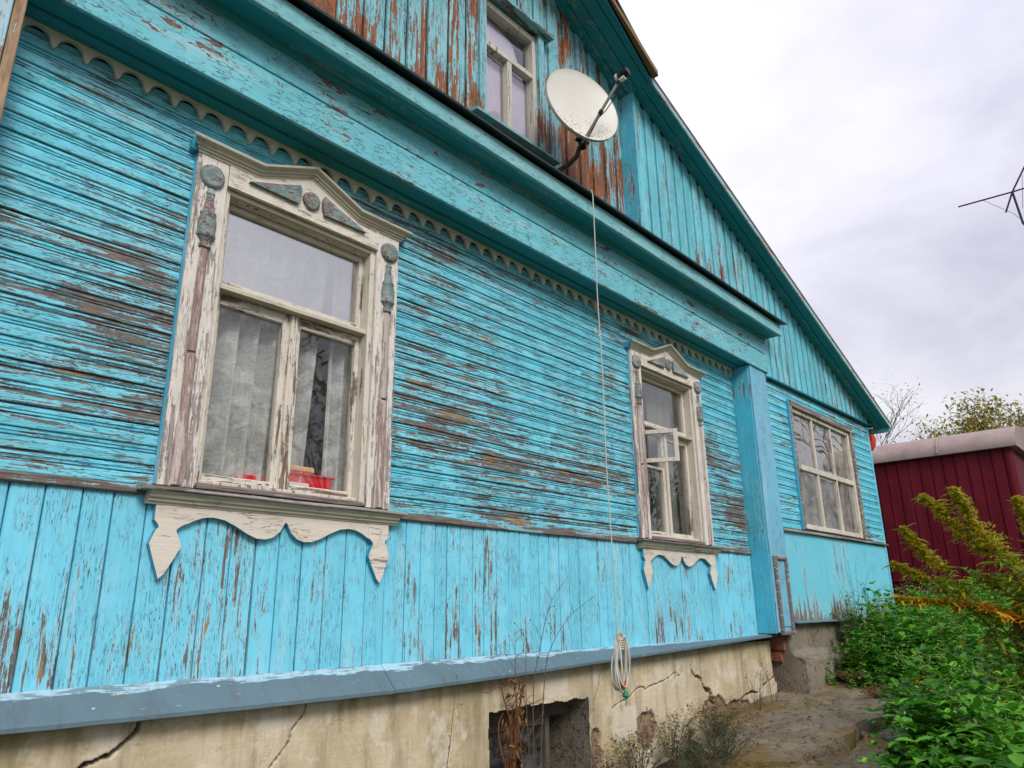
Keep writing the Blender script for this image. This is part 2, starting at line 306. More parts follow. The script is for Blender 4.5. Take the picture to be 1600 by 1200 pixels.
M['glass'] = mat_glass('window_glass')
M['dusty_glass'] = mat_glass('dusty_window_glass', dirt=0.10, f0=0.05)
M['sky_veil_glass'] = mat_glass('sky_veil_window_glass', dirt=0.50, f0=0.22)  # pale diffuse veil, passed as dirt, imitates sky reflected in the annex panes
M['sky_glass'] = mat_glass('old_reflective_glass', dirt=0.05, f0=0.40)
M['cellar_glass'] = mat_glass('cellar_glass', (0.5, 0.55, 0.6), 0.25)

def mat_cloth(name, col, lace=0.0, trans=0.35, scale=22.0):
    m, t, o = newmat(name); g = G(t); p = g.pos()
    df = g.n('ShaderNodeBsdfDiffuse'); tl = g.n('ShaderNodeBsdfTranslucent')
    c = g.hsv(col, g.math('MULTIPLY_ADD', g.noise(g.map(p, (60, 60, 4)), 1.0, 3, 0.5), 0.3, 0.85))
    g.set(df.inputs[0], c); g.set(tl.inputs[0], c)
    a = g.n('ShaderNodeMixShader'); a.inputs[0].default_value = trans; t.links.new(df.outputs[0], a.inputs[1]); t.links.new(tl.outputs[0], a.inputs[2])
    if lace > 0:
        v = g.noise(g.map(p, (1, 0.2, 1)), scale * 0.75, 3, 0.55, 2.6)
        w = g.math('ABSOLUTE', g.math('SUBTRACT', v, 0.5))
        pat = g.math('SUBTRACT', 1.0, g.step(w, 0.012, 0.06))
        bloom = g.step(g.noise(g.map(p, (1, 0.2, 1), (4, 0, 4)), 7.5, 2, 0.5, 0.8), 0.46, 0.60)
        fac = g.math('SUBTRACT', 0.93, g.math('MULTIPLY', g.math('MULTIPLY_ADD', bloom, -0.55, 0.70), lace))
        fac = g.math('SUBTRACT', fac, g.math('MULTIPLY', pat, 0.16), clamp=True)
        tr = g.n('ShaderNodeBsdfTransparent'); b = g.n('ShaderNodeMixShader'); g.set(b.inputs[0], fac)
        t.links.new(tr.outputs[0], b.inputs[1]); t.links.new(a.outputs[0], b.inputs[2]); t.links.new(b.outputs[0], o.inputs[0])
    else: t.links.new(a.outputs[0], o.inputs[0])
    return m
M['lace'] = mat_cloth('lace_fabric', (0.88, 0.87, 0.84), 0.42)
M['white_cloth'] = mat_cloth('white_curtain_fabric', (0.80, 0.77, 0.77))
M['beige_cloth'] = mat_cloth('beige_curtain_fabric', (0.66, 0.60, 0.47))
M['grey_cloth'] = mat_cloth('grey_green_curtain_fabric', (0.30, 0.31, 0.25))
M['lilac_sheet'] = mat_cloth('lilac_sheet_fabric', (0.72, 0.62, 0.76), 0, 0.2)
M['orangewood'] = simple('varnished_wood', (0.55, 0.22, 0.04), 0.5, 0.15, 8, 0.1)
def mat_maroon():
    m, t, o = newmat('maroon_sheet_metal'); g = G(t); p = g.pos()
    st_ = g.noise(g.map(p, (4, 4, 0.35)), 1.0, 5, 0.65); n = g.noise(p, 2.0, 5, 0.6)
    c = g.mix(g.step(st_, 0.40, 0.72), (0.095, 0.003, 0.011), (0.13, 0.008, 0.018))
    c = g.mix(g.math('MULTIPLY', g.step(g.noise(g.map(p, (9, 9, 0.8), (3, 3, 3)), 1.0, 5, 0.7), 0.58, 0.70), 0.6), c, (0.05, 0.010, 0.010))
    c = g.mix(g.math('MULTIPLY', g.step(g.noise(p, 13, 5, 0.75), 0.64, 0.70), 0.5), c, (0.10, 0.035, 0.018))
    c = g.hsv(c, g.math('MULTIPLY_ADD', n, 0.6, 0.7))
    t.links.new(g.bsdf(c, 0.55, g.bump(g.noise(p, 3.0, 3, 0.5), 0.25, 0.05), **{'Specular IOR Level': 0.15}), o.inputs[0]); return m
M['maroon'] = mat_maroon()
M['pinkroof'] = simple('faded_pink_roof_metal', (0.30, 0.225, 0.21), 0.65, 0.4, 4.0, 0.3)
M['redpaint'] = simple('red_paint', (0.55, 0.03, 0.015), 0.5, 0.15, 10, 0.1)
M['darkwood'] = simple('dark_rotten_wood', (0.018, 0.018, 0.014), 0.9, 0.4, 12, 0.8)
M['bark'] = simple('grey_brown_bark', (0.075, 0.062, 0.055), 0.9, 0.3, 8, 0.6)
M['antenna'] = simple('dark_antenna_tube', (0.022, 0.018, 0.045), 0.5, 0.2, 8, 0.05)
M['neigh'] = simple('grey_lilac_siding', (0.30, 0.28, 0.31), 0.8, 0.15, 2, 0.1)
M['neighroof'] = simple('dark_slate_roof', (0.10, 0.10, 0.11), 0.8, 0.2, 2, 0.1)
M['deadstem'] = simple('dry_brown_stem', (0.16, 0.065, 0.022), 0.8, 0.3, 12, 0.2)
M['greenstem'] = simple('green_brown_stem', (0.07, 0.085, 0.022), 0.7, 0.3, 12, 0.2)
M['deadtwig'] = simple('dry_grey_twig', (0.10, 0.075, 0.055), 0.8, 0.3, 12, 0.2)

def mat_leaf(name, c1, c2, c3=None, trans=0.3, sc=1.4):
    m, t, o = newmat(name); g = G(t); p = g.pos()
    rn = g.n('ShaderNodeAttribute', attribute_name='leafrand').outputs['Fac']
    c = g.mix(rn, c1, c2)
    if c3: c = g.mix(g.step(g.noise(p, sc, 3, 0.6), 0.56, 0.70), c, c3)
    c = g.hsv(c, g.math('MULTIPLY_ADD', g.noise(p, 18, 2, 0.5), 0.7, 0.65))
    b = g.bsdf(c, 0.45, **{'Specular IOR Level': 0.35})
    tl = g.n('ShaderNodeBsdfTranslucent'); g.set(tl.inputs[0], c)
    a = g.n('ShaderNodeMixShader'); a.inputs[0].default_value = trans; t.links.new(b, a.inputs[1]); t.links.new(tl.outputs[0], a.inputs[2])
    t.links.new(a.outputs[0], o.inputs[0]); return m
M['weedleaf'] = mat_leaf('nettle_leaf', (0.02, 0.14, 0.009), (0.15, 0.42, 0.025), (0.075, 0.31, 0.014), sc=2.2)
M['goldleaf'] = mat_leaf('goldenrod_leaf', (0.06, 0.19, 0.014), (0.40, 0.38, 0.025), trans=0.4)
M['goldplume'] = mat_leaf('goldenrod_plume', (0.38, 0.34, 0.015), (0.62, 0.52, 0.04), trans=0.4)
M['orangeleaf'] = mat_leaf('orange_autumn_leaf', (0.45, 0.15, 0.006), (0.58, 0.34, 0.02))
M['yellowtree'] = mat_leaf('yellow_tree_leaf', (0.36, 0.28, 0.02), (0.22, 0.22, 0.03), trans=0.45)
M['greentree'] = mat_leaf('green_tree_leaf', (0.02, 0.06, 0.012), (0.06, 0.12, 0.02))
M['wiryleaf'] = mat_leaf('wiry_weed_leaf', (0.018, 0.05, 0.012), (0.06, 0.10, 0.02))
M['drygrass'] = mat_leaf('dry_grass', (0.15, 0.10, 0.035), (0.24, 0.17, 0.06))
M['yellowflower'] = simple('yellow_petal', (0.65, 0.42, 0.02), 0.6, 0.1, 9, 0.0)

def mat_ground():
    m, t, o = newmat('yard_soil'); g = G(t); p = g.pos()
    n = g.noise(p, 3, 6, 0.65); n2 = g.noise(p, 40, 5, 0.7)
    c = g.mix(g.step(n, 0.35, 0.65), (0.05, 0.04, 0.022), (0.075, 0.095, 0.03))
    c = g.hsv(c, g.math('MULTIPLY_ADD', n2, 0.9, 0.55))
    t.links.new(g.bsdf(c, 0.95, g.bump(n2, 0.8, 0.03)), o.inputs[0]); return m
M['ground'] = mat_ground()

# ================================================================== mesh helpers
def sag(x, z):                             # the old front has settled towards its right end
    return z - 0.0055 * (min(max(x, 0.0), 7.6) - 0.5) * (z - 2.1) if z > 2.1 else z

class MB:
    def __init__(s): s.v = []; s.f = []
    def add(s, vs, fs):
        b = len(s.v); s.v += [tuple(map(float, q)) for q in vs]; s.f += [tuple(b + i for i in f) for f in fs]
    def box(s, x0, x1, y0, y1, z0, z1):
        s.add([(x0, y0, z0), (x1, y0, z0), (x1, y1, z0), (x0, y1, z0), (x0, y0, z1), (x1, y0, z1), (x1, y1, z1), (x0, y1, z1)],
              [(0, 3, 2, 1), (4, 5, 6, 7), (0, 1, 5, 4), (1, 2, 6, 5), (2, 3, 7, 6), (3, 0, 4, 7)])
    def cbox(s, x0, x1, y0, y1, z0, z1, c=0.004, axis='X', segs=1, jit=0.0):
        if axis == 'X': a0, a1, u0, u1, w0, w1 = x0, x1, y0, y1, z0, z1
        elif axis == 'Z': a0, a1, u0, u1, w0, w1 = z0, z1, x0, x1, y0, y1
        else: a0, a1, u0, u1, w0, w1 = y0, y1, x0, x1, z0, z1
        c = min(c, (u1 - u0) * 0.4, (w1 - w0) * 0.4)
        s.prism([(u0 + c, w0), (u1 - c, w0), (u1, w0 + c), (u1, w1 - c), (u1 - c, w1), (u0 + c, w1), (u0, w1 - c), (u0, w0 + c)], axis, a0, a1, segs, jit)
    def prism(s, poly, axis, a0, a1, segs=1, jit=0.0, off=None):
        n = len(poly); vs = []; fs = []
        for k in range(segs + 1):
            a = a0 + (a1 - a0) * k / segs
            ju = rnd.uniform(-jit, jit); jw = rnd.uniform(-jit, jit)
            for (u, w) in poly:
                u2, w2 = u + ju, w + jw
                q = {'X': (a, u2, w2), 'Z': (u2, w2, a), 'Y': (u2, a, w2)}[axis]
                if off: q = off(*q)
                vs.append(q)
        for k in range(segs):
            for i in range(n):
                j = (i + 1) % n; fs.append((k * n + i, k * n + j, (k + 1) * n + j, (k + 1) * n + i))
        fs.append(tuple(range(n - 1, -1, -1))); fs.append(tuple(segs * n + i for i in range(n)))
        s.add(vs, fs)
    def tube(s, path, rad, n=8, cap=True, flat=1.0):
        P = [Vector(p) for p in path]; R = rad if isinstance(rad, (list, tuple)) else [rad] * len(P)
        vs = []; fs = []; up = None
        for k, p in enumerate(P):
            d = (P[min(k + 1, len(P) - 1)] - P[max(k - 1, 0)])
            if d.length < 1e-9: d = Vector((0, 0, 1))
            d.normalize()
            if up is None: up = Vector((0, 0, 1)) if abs(d.z) < 0.9 else Vector((1, 0, 0))
            a = d.cross(up)
            if a.length < 1e-6: a = d.cross(Vector((0, 1, 0)))
            a.normalize(); b = a.cross(d).normalized(); up = b
            for i in range(n):
                t = 2 * math.pi * i / n; vs.append(p + (a * math.cos(t) + b * math.sin(t) * flat) * R[k])
        for k in range(len(P) - 1):
            for i in range(n):
                j = (i + 1) % n; fs.append((k * n + i, k * n + j, (k + 1) * n + j, (k + 1) * n + i))
        if cap: fs.append(tuple(range(n - 1, -1, -1))); fs.append(tuple((len(P) - 1) * n + i for i in range(n)))
        s.add(vs, fs)
    def lathe(s, prof, c, axis='Z', n=14, squash=1.0):
        vs = []; fs = []
        for (h, r) in prof:
            for i in range(n):
                t = 2 * math.pi * i / n; a, b = r * math.cos(t), r * math.sin(t)
                vs.append((c[0] + a, c[1] + b * squash, c[2] + h) if axis == 'Z' else (c[0] + a, c[1] + h, c[2] + b))
        for k in range(len(prof) - 1):
            for i in range(n):
                j = (i + 1) % n; fs.append((k * n + i, k * n + j, (k + 1) * n + j, (k + 1) * n + i))
        fs.append(tuple(range(n - 1, -1, -1))); fs.append(tuple((len(prof) - 1) * n + i for i in range(n)))
        s.add(vs, fs)
    def build(s, name, mat, parent=None, sagged=False, smooth=False):
        vs = s.v
        if sagged: vs = [(x, y, sag(x, z)) for x, y, z in vs]
        me = bpy.data.meshes.new(name); me.from_pydata(vs, [], s.f); me.update()
        bm = bmesh.new(); bm.from_mesh(me); bmesh.ops.recalc_face_normals(bm, faces=bm.faces); bm.to_mesh(me); bm.free()
        if smooth:
            me.polygons.foreach_set('use_smooth', [True] * len(me.polygons))
            me.set_sharp_from_angle(angle=math.radians(40))
        me.materials.append(M[mat])
        o = bpy.data.objects.new(name, me); COL.objects.link(o)
        if parent: o.parent = parent
        return o
def tag(o, label=None, cat=None, group=None, kind=None):
    for k, v in (('label', label), ('category', cat), ('group', group), ('kind', kind)):
        if v: o[k] = v
    return o
def thing(name, label, cat, loc=(0, 0, 0), group=None):
    o = bpy.data.objects.new(name, None); COL.objects.link(o); o.location = loc; o.empty_display_size = 0.2
    return tag(o, label, cat, group)
def part(name, mat, parent, fn, sagged=False, smooth=False):
    m = MB(); fn(m); return m.build(name, mat, parent, sagged, smooth)
def raw_mesh(name, V, F, mat, parent=None, attr=None, smooth=False):
    """V (n,3) F (m,k) numpy arrays"""
    me = bpy.data.meshes.new(name); V = np.asarray(V, np.float32); F = np.asarray(F, np.int32); k = F.shape[1]
    me.vertices.add(len(V)); me.vertices.foreach_set('co', V.ravel())
    me.loops.add(F.size); me.loops.foreach_set('vertex_index', F.ravel())
    me.polygons.add(len(F)); me.polygons.foreach_set('loop_start', np.arange(0, F.size, k, dtype=np.int32))
    me.polygons.foreach_set('loop_total', np.full(len(F), k, np.int32))
    if smooth: me.polygons.foreach_set('use_smooth', np.ones(len(F), bool))
    me.update(calc_edges=True)
    if attr:
        for an, av in attr.items():
            a = me.attributes.new(an, 'FLOAT', 'POINT'); a.data.foreach_set('value', np.asarray(av, np.float32))
    me.materials.append(M[mat]); o = bpy.data.objects.new(name, me); COL.objects.link(o)
    if parent: o.parent = parent
    return o

# ================================================================== ground
def gh(x, y):
    b = 0.12 * min(max(x - 1.0, 0.0), 10.5)
    if x < 1.0: b = 0.0
    return b + 0.05 * mnoise.noise(Vector((x * 0.7, y * 0.7, 3.0)))
def build_ground():
    xs = np.concatenate([np.linspace(-300, -12, 12), np.linspace(-10, 30, 81), np.linspace(34, 400, 14)])
    ys = np.concatenate([np.linspace(-300, -20, 12), np.linspace(-18, 16, 69), np.linspace(20, 400, 14)])
    V = [(x, y, gh(x, y)) for y in ys for x in xs]; nx = len(xs)
    F = [(j * nx + i, j * nx + i + 1, (j + 1) * nx + i + 1, (j + 1) * nx + i) for j in range(len(ys) - 1) for i in range(nx - 1)]
    tag(raw_mesh('ground', V, F, 'ground', smooth=True), kind='structure')
build_ground()

# ================================================================== the house
house = thing('wooden_house', 'old turquoise wooden house with carved cream window surrounds and flaking paint', 'house', (0, 0, 0))
W1, W2 = 1.935, 5.67                                   # window centres
S1, S2 = (1.0, 1.0), (0.945, 0.985)                    # window 2 a touch smaller
OPEN = [(W1 - 0.484, W1 + 0.484), (W2 - 0.484 * S2[0], W2 + 0.484 * S2[0])]
OZ0, OZ1 = 2.12, 3.665

def main_wall(m):
    y0, y1 = 0.0, 0.13
    m.box(-0.1, 7.04, y0, y1, 1.25, OZ0); m.box(-0.1, 7.04, y0, y1, OZ1, 4.6)
    xs = [-0.1, OPEN[0][0], OPEN[0][1], OPEN[1][0], OPEN[1][1], 7.04]
    for i in (0, 2, 4): m.box(xs[i], xs[i + 1], y0, y1, OZ0, OZ1)
wall = part('front_wall', 'wallback', house, main_wall)
part('side_wall', 'siding', house, lambda m: m.box(-0.1, 0.05, 0.131, 7.0, 0.0, 4.3))
part('rear_wall', 'siding', house, lambda m: m.box(-0.1, 10.6, 7.0, 7.15, 0.0, 4.3))
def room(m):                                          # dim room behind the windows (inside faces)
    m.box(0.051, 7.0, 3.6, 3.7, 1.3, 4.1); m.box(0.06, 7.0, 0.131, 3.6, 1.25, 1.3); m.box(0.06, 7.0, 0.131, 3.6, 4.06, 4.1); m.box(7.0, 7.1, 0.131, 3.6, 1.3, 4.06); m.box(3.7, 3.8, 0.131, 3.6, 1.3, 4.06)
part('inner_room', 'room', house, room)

# ---- horizontal siding boards
PITCH = 0.0872
def siding_profile(z, rng):
    d = rng.uniform(-0.0015, 0.0015); o = -0.001 + d
    return [(0.0, z - 0.004), (-0.0205 + o, z - 0.004), (-0.023 + o, z - 0.001), (-0.0225 + o, z + 0.030), (-0.0205 + o, z + 0.043), (-0.0120 + o, z + 0.0445),
            (-0.0120 + o, z + 0.048), (-0.0200 + o, z + 0.0500), (-0.0195 + o, z + 0.0570), (-0.0105 + o, z + 0.0590), (-0.0105 + o, z + 0.0630),
            (-0.0165 + o, z + 0.065), (-0.0135 + o, z + 0.079), (-0.0065, z + 0.0865), (0.0, z + 0.0865)]
def siding_rows(parent, mat, yoff, z0, rows, spans_fn, sagged, zslope=0.0, x_ref=0.0):
    for r in range(rows):
        z = z0 + r * PITCH + rnd.uniform(-0.002, 0.002)
        for (a, b) in spans_fn(z):
            m = MB(); prof = [(y + yoff, w) for (y, w) in siding_profile(z, rnd)]
            tilt = rnd.uniform(-0.004, 0.004) / max(b - a, 0.5)
            off = (lambda x, y, w: (x, y, w + (x - x_ref) * zslope + (x - a) * tilt))
            m.prism(prof, 'X', a, b, max(2, int((b - a) / 0.22)), 0.0011, off)
            m.build('siding_board', mat, parent, sagged)
def spans_main(z):
    if z > OZ1 - 0.02: return [(0.40, 7.03)]
    return [(0.40, OPEN[0][0] - 0.01), (OPEN[0][1] + 0.01, OPEN[1][0] - 0.01), (OPEN[1][1] + 0.01, 7.03)]
siding_rows(wall, 'siding', -0.001, 2.135, 22, spans_main, True)

# ---- grey strip between siding and apron boards
part('belt_strip', 'worn_strip', house, lambda m: (m.cbox(0.40, W1 - 0.60, -0.052, -0.002, 2.088, 2.126, 0.006, 'X', 5, 0.0012),
     m.cbox(W1 + 0.60, W2 - 0.58, -0.052, -0.002, 2.088, 2.126, 0.006, 'X', 12, 0.0014), m.cbox(W2 + 0.58, 7.03, -0.052, -0.002, 2.088, 2.126, 0.006, 'X', 4, 0.001)))
# ---- vertical apron boards
x = 0.40
while x < 7.03:
    w = (0.128 if x < 2.6 else 0.104) + rnd.uniform(-0.012, 0.012)
    w = min(w, 7.034 - x)
    if w < 0.02: break
    m = MB(); g_ = rnd.uniform(0.0016, 0.0042); yo = rnd.uniform(-0.004, 0.004); zb = 1.318 + rnd.uniform(-0.006, 0.004)
    if 3.35 < x < 4.25: zb += 0.022                     # lifted ends, dark gap over the ledge
    m.cbox(x + g_, x + w - g_, -0.030 + yo, -0.001, zb, 2.0875, 0.005, 'Z', 4, 0.0008)
    m.build('apron_board', 'apron', wall); x += w

# ---- plinth: plaster over brick, cracked, with a cellar opening
BW = (3.33, 4.29, 1.037)
def build_plinth():
    dx = 0.0062; xs = np.arange(0.3, 7.26, dx); zs = np.arange(0.15, 1.292, dx)
    X, Z = np.meshgrid(xs, zs); Yd = np.full_like(X, -0.062)
    cracks = [  # polylines (x, z) with half width and depth
        ([(0.90, 0.62), (1.02, 0.86), (1.10, 1.00), (1.16, 1.06), (1.25, 1.08), (1.34, 1.15), (1.38, 1.23), (1.42, 1.292)], 0.011, 0.06),
        ([(1.95, 0.95), (2.02, 1.03), (2.03, 1.08), (2.11, 1.16), (2.12, 1.24), (2.05, 1.275)], 0.0035, 0.015),
        ([(4.55, 0.93), (4.75, 0.99), (4.88, 1.04), (5.0, 1.03), (5.2, 1.06), (5.38, 1.10), (5.5, 1.09)], 0.0045, 0.025),
        ([(5.68, 1.15), (5.72, 1.06), (5.83, 1.02), (5.92, 0.93), (6.05, 0.82), (6.10, 0.73)], 0.016, 0.08),
        ([(4.45, 1.19), (4.42, 1.10), (4.36, 1.02), (4.34, 0.93)], 0.004, 0.02),
        ([(6.5, 0.83), (6.72, 0.88), (6.86, 0.87), (7.05, 0.93), (7.24, 0.99)], 0.012, 0.05)]
    spall = np.zeros_like(X)
    NV = np.vectorize(lambda a, b: mnoise.noise(Vector((a, b, 1.7))))
    # irregular spalled areas (centre x, z, rx, rz)
    low = np.array([[mnoise.noise(Vector((a * 3.1, b * 3.1, 0.0))) for a in xs[::6]] for b in zs[::6]])
    fine = np.array([[mnoise.noise(Vector((a * 11, b * 11, 4.0))) for a in xs[::3]] for b in zs[::3]])
    low = np.kron(low, np.ones((6, 6)))[:len(zs), :len(xs)]; fine = np.kron(fine, np.ones((3, 3)))[:len(zs), :len(xs)]
    for (cx, cz, rx, rz) in [(6.00, 0.72, 0.24, 0.17), (4.98, 0.74, 0.12, 0.13), (6.42, 0.78, 0.20, 0.06), (4.36, 0.62, 0.06, 0.22), (7.24, 1.12, 0.05, 0.24), (2.9, 0.72, 0.25, 0.05), (1.12, 0.78, 0.22, 0.06)]:
        d = np.sqrt(((X - cx) / rx) ** 2 + ((Z - cz) / rz) ** 2) + low * 0.35 + fine * 0.35
        spall = np.maximum(spall, np.clip((1.05 - d) / 0.10, 0, 1))
    dirt = np.zeros_like(X)
    for pl, hw, dep in cracks:
        dmin = np.full_like(X, 9.0)
        jx = X + fine * 0.035; jz = Z + low * 0.02 + fine * 0.03
        for (a, b), (c, d_) in zip(pl[:-1], pl[1:]):
            t = np.clip(((jx - a) * (c - a) + (jz - b) * (d_ - b)) / ((c - a) ** 2 + (d_ - b) ** 2), 0, 1)
            dmin = np.minimum(dmin, np.hypot(jx - (a + t * (c - a)), jz - (b + t * (d_ - b))))
        k = (dmin < hw * (0.75 + 0.5 * low)).astype(float)
        Yd += 0.0 + k * dep; dirt = np.maximum(dirt, k * 0.9)
    Yd += spall * 0.028 + spall * fine * 0.008 + low * 0.006 + fine * 0.0018
    nx, nz = len(xs), len(zs)
    V = np.stack([X, Yd, Z], -1).reshape(-1, 3)
    I = np.arange(nx * nz).reshape(nz, nx)
    q = np.stack([I[:-1, :-1], I[:-1, 1:], I[1:, 1:], I[1:, :-1]], -1)
    cx = X[:-1, :-1] + dx / 2; cz = Z[:-1, :-1] + dx / 2
    ragged = fine[:-1, :-1] * 0.012
    keep = ~((cx > BW[0] + ragged) & (cx < BW[1] + ragged) & (cz < BW[2] + ragged + 0.0))
    return raw_mesh('plinth', V, q[keep].reshape(-1, 4), 'plaster', house, {'spall': spall.ravel(), 'crack': dirt.ravel()}, True)
build_plinth()
def plinth_core(m):                                    # reveals and masonry core behind the plaster
    m.box(0.3, BW[0] - 0.03, 0.03, 0.38, 0.0, 1.24); m.box(BW[1] + 0.03, 7.25, 0.03, 0.38, 0.0, 1.24); m.box(BW[0] - 0.03, BW[1] + 0.03, 0.03, 0.38, BW[2] + 0.02, 1.24)
part('plinth_core', 'conc_plinth', house, plinth_core)
def reveal(m):
    m.add([(BW[0], -0.06, 0.0), (BW[0] - 0.0, 0.30, 0.0), (BW[0], 0.30, BW[2]), (BW[0], -0.06, BW[2])], [(0, 1, 2, 3)])
    m.add([(BW[1], -0.06, 0.0), (BW[1] - 0.03, 0.30, 0.0), (BW[1] - 0.03, 0.30, BW[2]), (BW[1], -0.06, BW[2])], [(3, 2, 1, 0)])
    m.add([(BW[0], -0.06, BW[2]), (BW[1], -0.06, BW[2]), (BW[1], 0.30, BW[2] - 0.01), (BW[0], 0.30, BW[2] - 0.01)], [(3, 2, 1, 0)])
part('cellar_reveal', 'conc_plinth', house, reveal)
cw = part('cellar_window', 'cellarwood', house, lambda m: (m.cbox(3.34, 4.25, 0.10, 0.16, 0.93, 1.03, 0.006, 'X', 5, 0.003), m.cbox(3.34, 4.05, 0.11, 0.15, 0.885, 0.93, 0.004, 'X', 4, 0.002),
          m.cbox(4.03, 4.07, 0.10, 0.16, 0.2, 0.93, 0.005, 'Z', 4, 0.002), m.cbox(3.34, 3.38, 0.10, 0.16, 0.2, 0.885, 0.005, 'Z', 3, 0.002)))
part('pane', 'cellar_glass', cw, lambda m: m.box(3.38, 4.03, 0.128, 0.133, 0.2, 0.886))
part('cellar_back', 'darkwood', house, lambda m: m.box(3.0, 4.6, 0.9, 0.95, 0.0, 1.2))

# ---- sloping ledge (drip board)
def ledge(m):
    zs = [(0.35, 1.240), (0.85, 1.236), (1.57, 1.229), (2.66, 1.226), (3.6, 1.246), (4.41, 1.271), (5.8, 1.312), (7.30, 1.356)]
    xs = [0.36 + (7.31 - 0.36) * i / 60 for i in range(61)]; P = []
    for i, x in enumerate(xs):
        zo = np.interp(x, [a for a, b in zs], [b for a, b in zs]) + rnd.uniform(-0.0012, 0.0012)
        zi = max(1.338, zo + 0.006) + rnd.uniform(-0.001, 0.001)
        P += [(x, -0.0335, zi), (x, -0.150, zo), (x, -0.153, zo - 0.004), (x, -0.153, zo - 0.020), (x, -0.148, zo - 0.021), (x, -0.10, zo - 0.012 + 0.02), (x, -0.0335, zi - 0.022)]
    n = 7; F = []
    for k in range(60):
        for i in range(n): F.append((k * n + i, k * n + (i + 1) % n, (k + 1) * n + (i + 1) % n, (k + 1) * n + i))
    F.append(tuple(range(n - 1, -1, -1))); F.append(tuple(60 * n + i for i in range(n)))
    m.add(P, F)
LEDGE = MB(); ledge(LEDGE)
for k0, k1, dz in ((0, 19, 0.0), (19, 41, 0.0025), (41, 60, 0.0)):
    def lpiece(m):
        n = 7; K = k1 - k0
        vs = []
        for k in range(k0, k1 + 1):
            for i in range(n):
                x, y, z = LEDGE.v[k * n + i]; vs.append((x + (0.0012 if k == k0 else -0.0012 if k == k1 else 0), y, z + dz))
        m.add(vs, [(k * n + i, k * n + (i + 1) % n, (k + 1) * n + (i + 1) % n, (k + 1) * n + i) for k in range(K) for i in range(n)] + [tuple(range(n - 1, -1, -1)), tuple(K * n + i for i in range(n))])
    part('drip_ledge', 'ledge', house, lpiece)

# ---- posts
lp = part('corner_post', 'left_post', house, lambda m: m.cbox(-0.15, 0.438, -0.213, 0.0, 1.15, 4.072, 0.004, 'Z', 6, 0.001), True)
part('edge_board', 'rawedge', lp, lambda m: m.cbox(0.4415, 0.481, -0.215, -0.001, 1.15, 4.072, 0.004, 'Z', 6, 0.0015), True)
rp = part('corner_post', 'post', house, lambda m: m.cbox(7.04, 7.20, -0.212, 0.0, 1.36, 4.072, 0.005, 'Z', 6, 0.0012), True)
part('front_board', 'post_front', rp, lambda m: m.cbox(7.046, 7.42, -0.232, -0.2125, 1.37, 4.072, 0.004, 'Z', 6, 0.001), True)
pf = part('post_panel', 'post_front', house, lambda m: m.box(7.10, 7.33, -0.241, -0.2325, 1.42, 2.05))
part('panel_frame', 'greywood', pf, lambda m: (m.cbox(7.075, 7.115, -0.262, -0.2325, 1.38, 2.07, 0.004, 'Z', 4, 0.002), m.cbox(7.315, 7.355, -0.262, -0.2325, 1.38, 2.07, 0.004, 'Z', 4, 0.002),
     m.cbox(7.116, 7.314, -0.262, -0.2325, 2.035, 2.07, 0.004, 'X', 2, 0.002), m.cbox(7.08, 7.36, -0.266, -0.2325, 1.345, 1.379, 0.004, 'X', 2, 0.002)))
part('brick', 'brick', house, lambda m: (m.cbox(7.255, 7.40, -0.17, 0.05, 1.20, 1.335, 0.012, 'Y', 3, 0.004), m.cbox(7.26, 7.38, -0.13, 0.05, 1.09, 1.195, 0.02, 'Y', 3, 0.005)))

# ---- beam, frieze and cornice over the window wall
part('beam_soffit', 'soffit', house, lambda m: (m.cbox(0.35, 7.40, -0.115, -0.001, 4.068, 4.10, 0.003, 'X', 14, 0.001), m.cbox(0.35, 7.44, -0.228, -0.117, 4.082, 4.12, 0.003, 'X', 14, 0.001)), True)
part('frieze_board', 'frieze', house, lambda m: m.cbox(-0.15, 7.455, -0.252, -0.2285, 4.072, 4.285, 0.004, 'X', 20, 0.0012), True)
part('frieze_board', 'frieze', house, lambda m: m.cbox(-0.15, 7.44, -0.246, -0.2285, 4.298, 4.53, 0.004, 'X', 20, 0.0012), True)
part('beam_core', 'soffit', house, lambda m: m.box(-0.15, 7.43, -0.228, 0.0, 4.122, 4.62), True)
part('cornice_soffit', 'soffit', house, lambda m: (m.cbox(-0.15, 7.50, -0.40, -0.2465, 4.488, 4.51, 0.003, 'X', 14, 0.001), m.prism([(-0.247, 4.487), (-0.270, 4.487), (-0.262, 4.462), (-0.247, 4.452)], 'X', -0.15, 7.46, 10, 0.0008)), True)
part('cornice_fascia', 'cornice', house, lambda m: m.prism([(-0.400, 4.482), (-0.424, 4.482), (-0.427, 4.486), (-0.427, 4.60), (-0.423, 4.606), (-0.400, 4.606)], 'X', -0.15, 7.51, 20, 0.0014), True)
part('cornice_core', 'soffit', house, lambda m: m.box(-0.15, 7.49, -0.399, -0.229, 4.512, 4.62), True)
part('cornice_flashing', 'dark_metal', house, lambda m: m.prism([(-0.08, 4.690), (-0.47, 4.640), (-0.482, 4.630), (-0.482, 4.613), (-0.474, 4.613), (-0.43, 4.625), (-0.08, 4.660)], 'X', -0.15, 7.55, 28, 0.002), True)

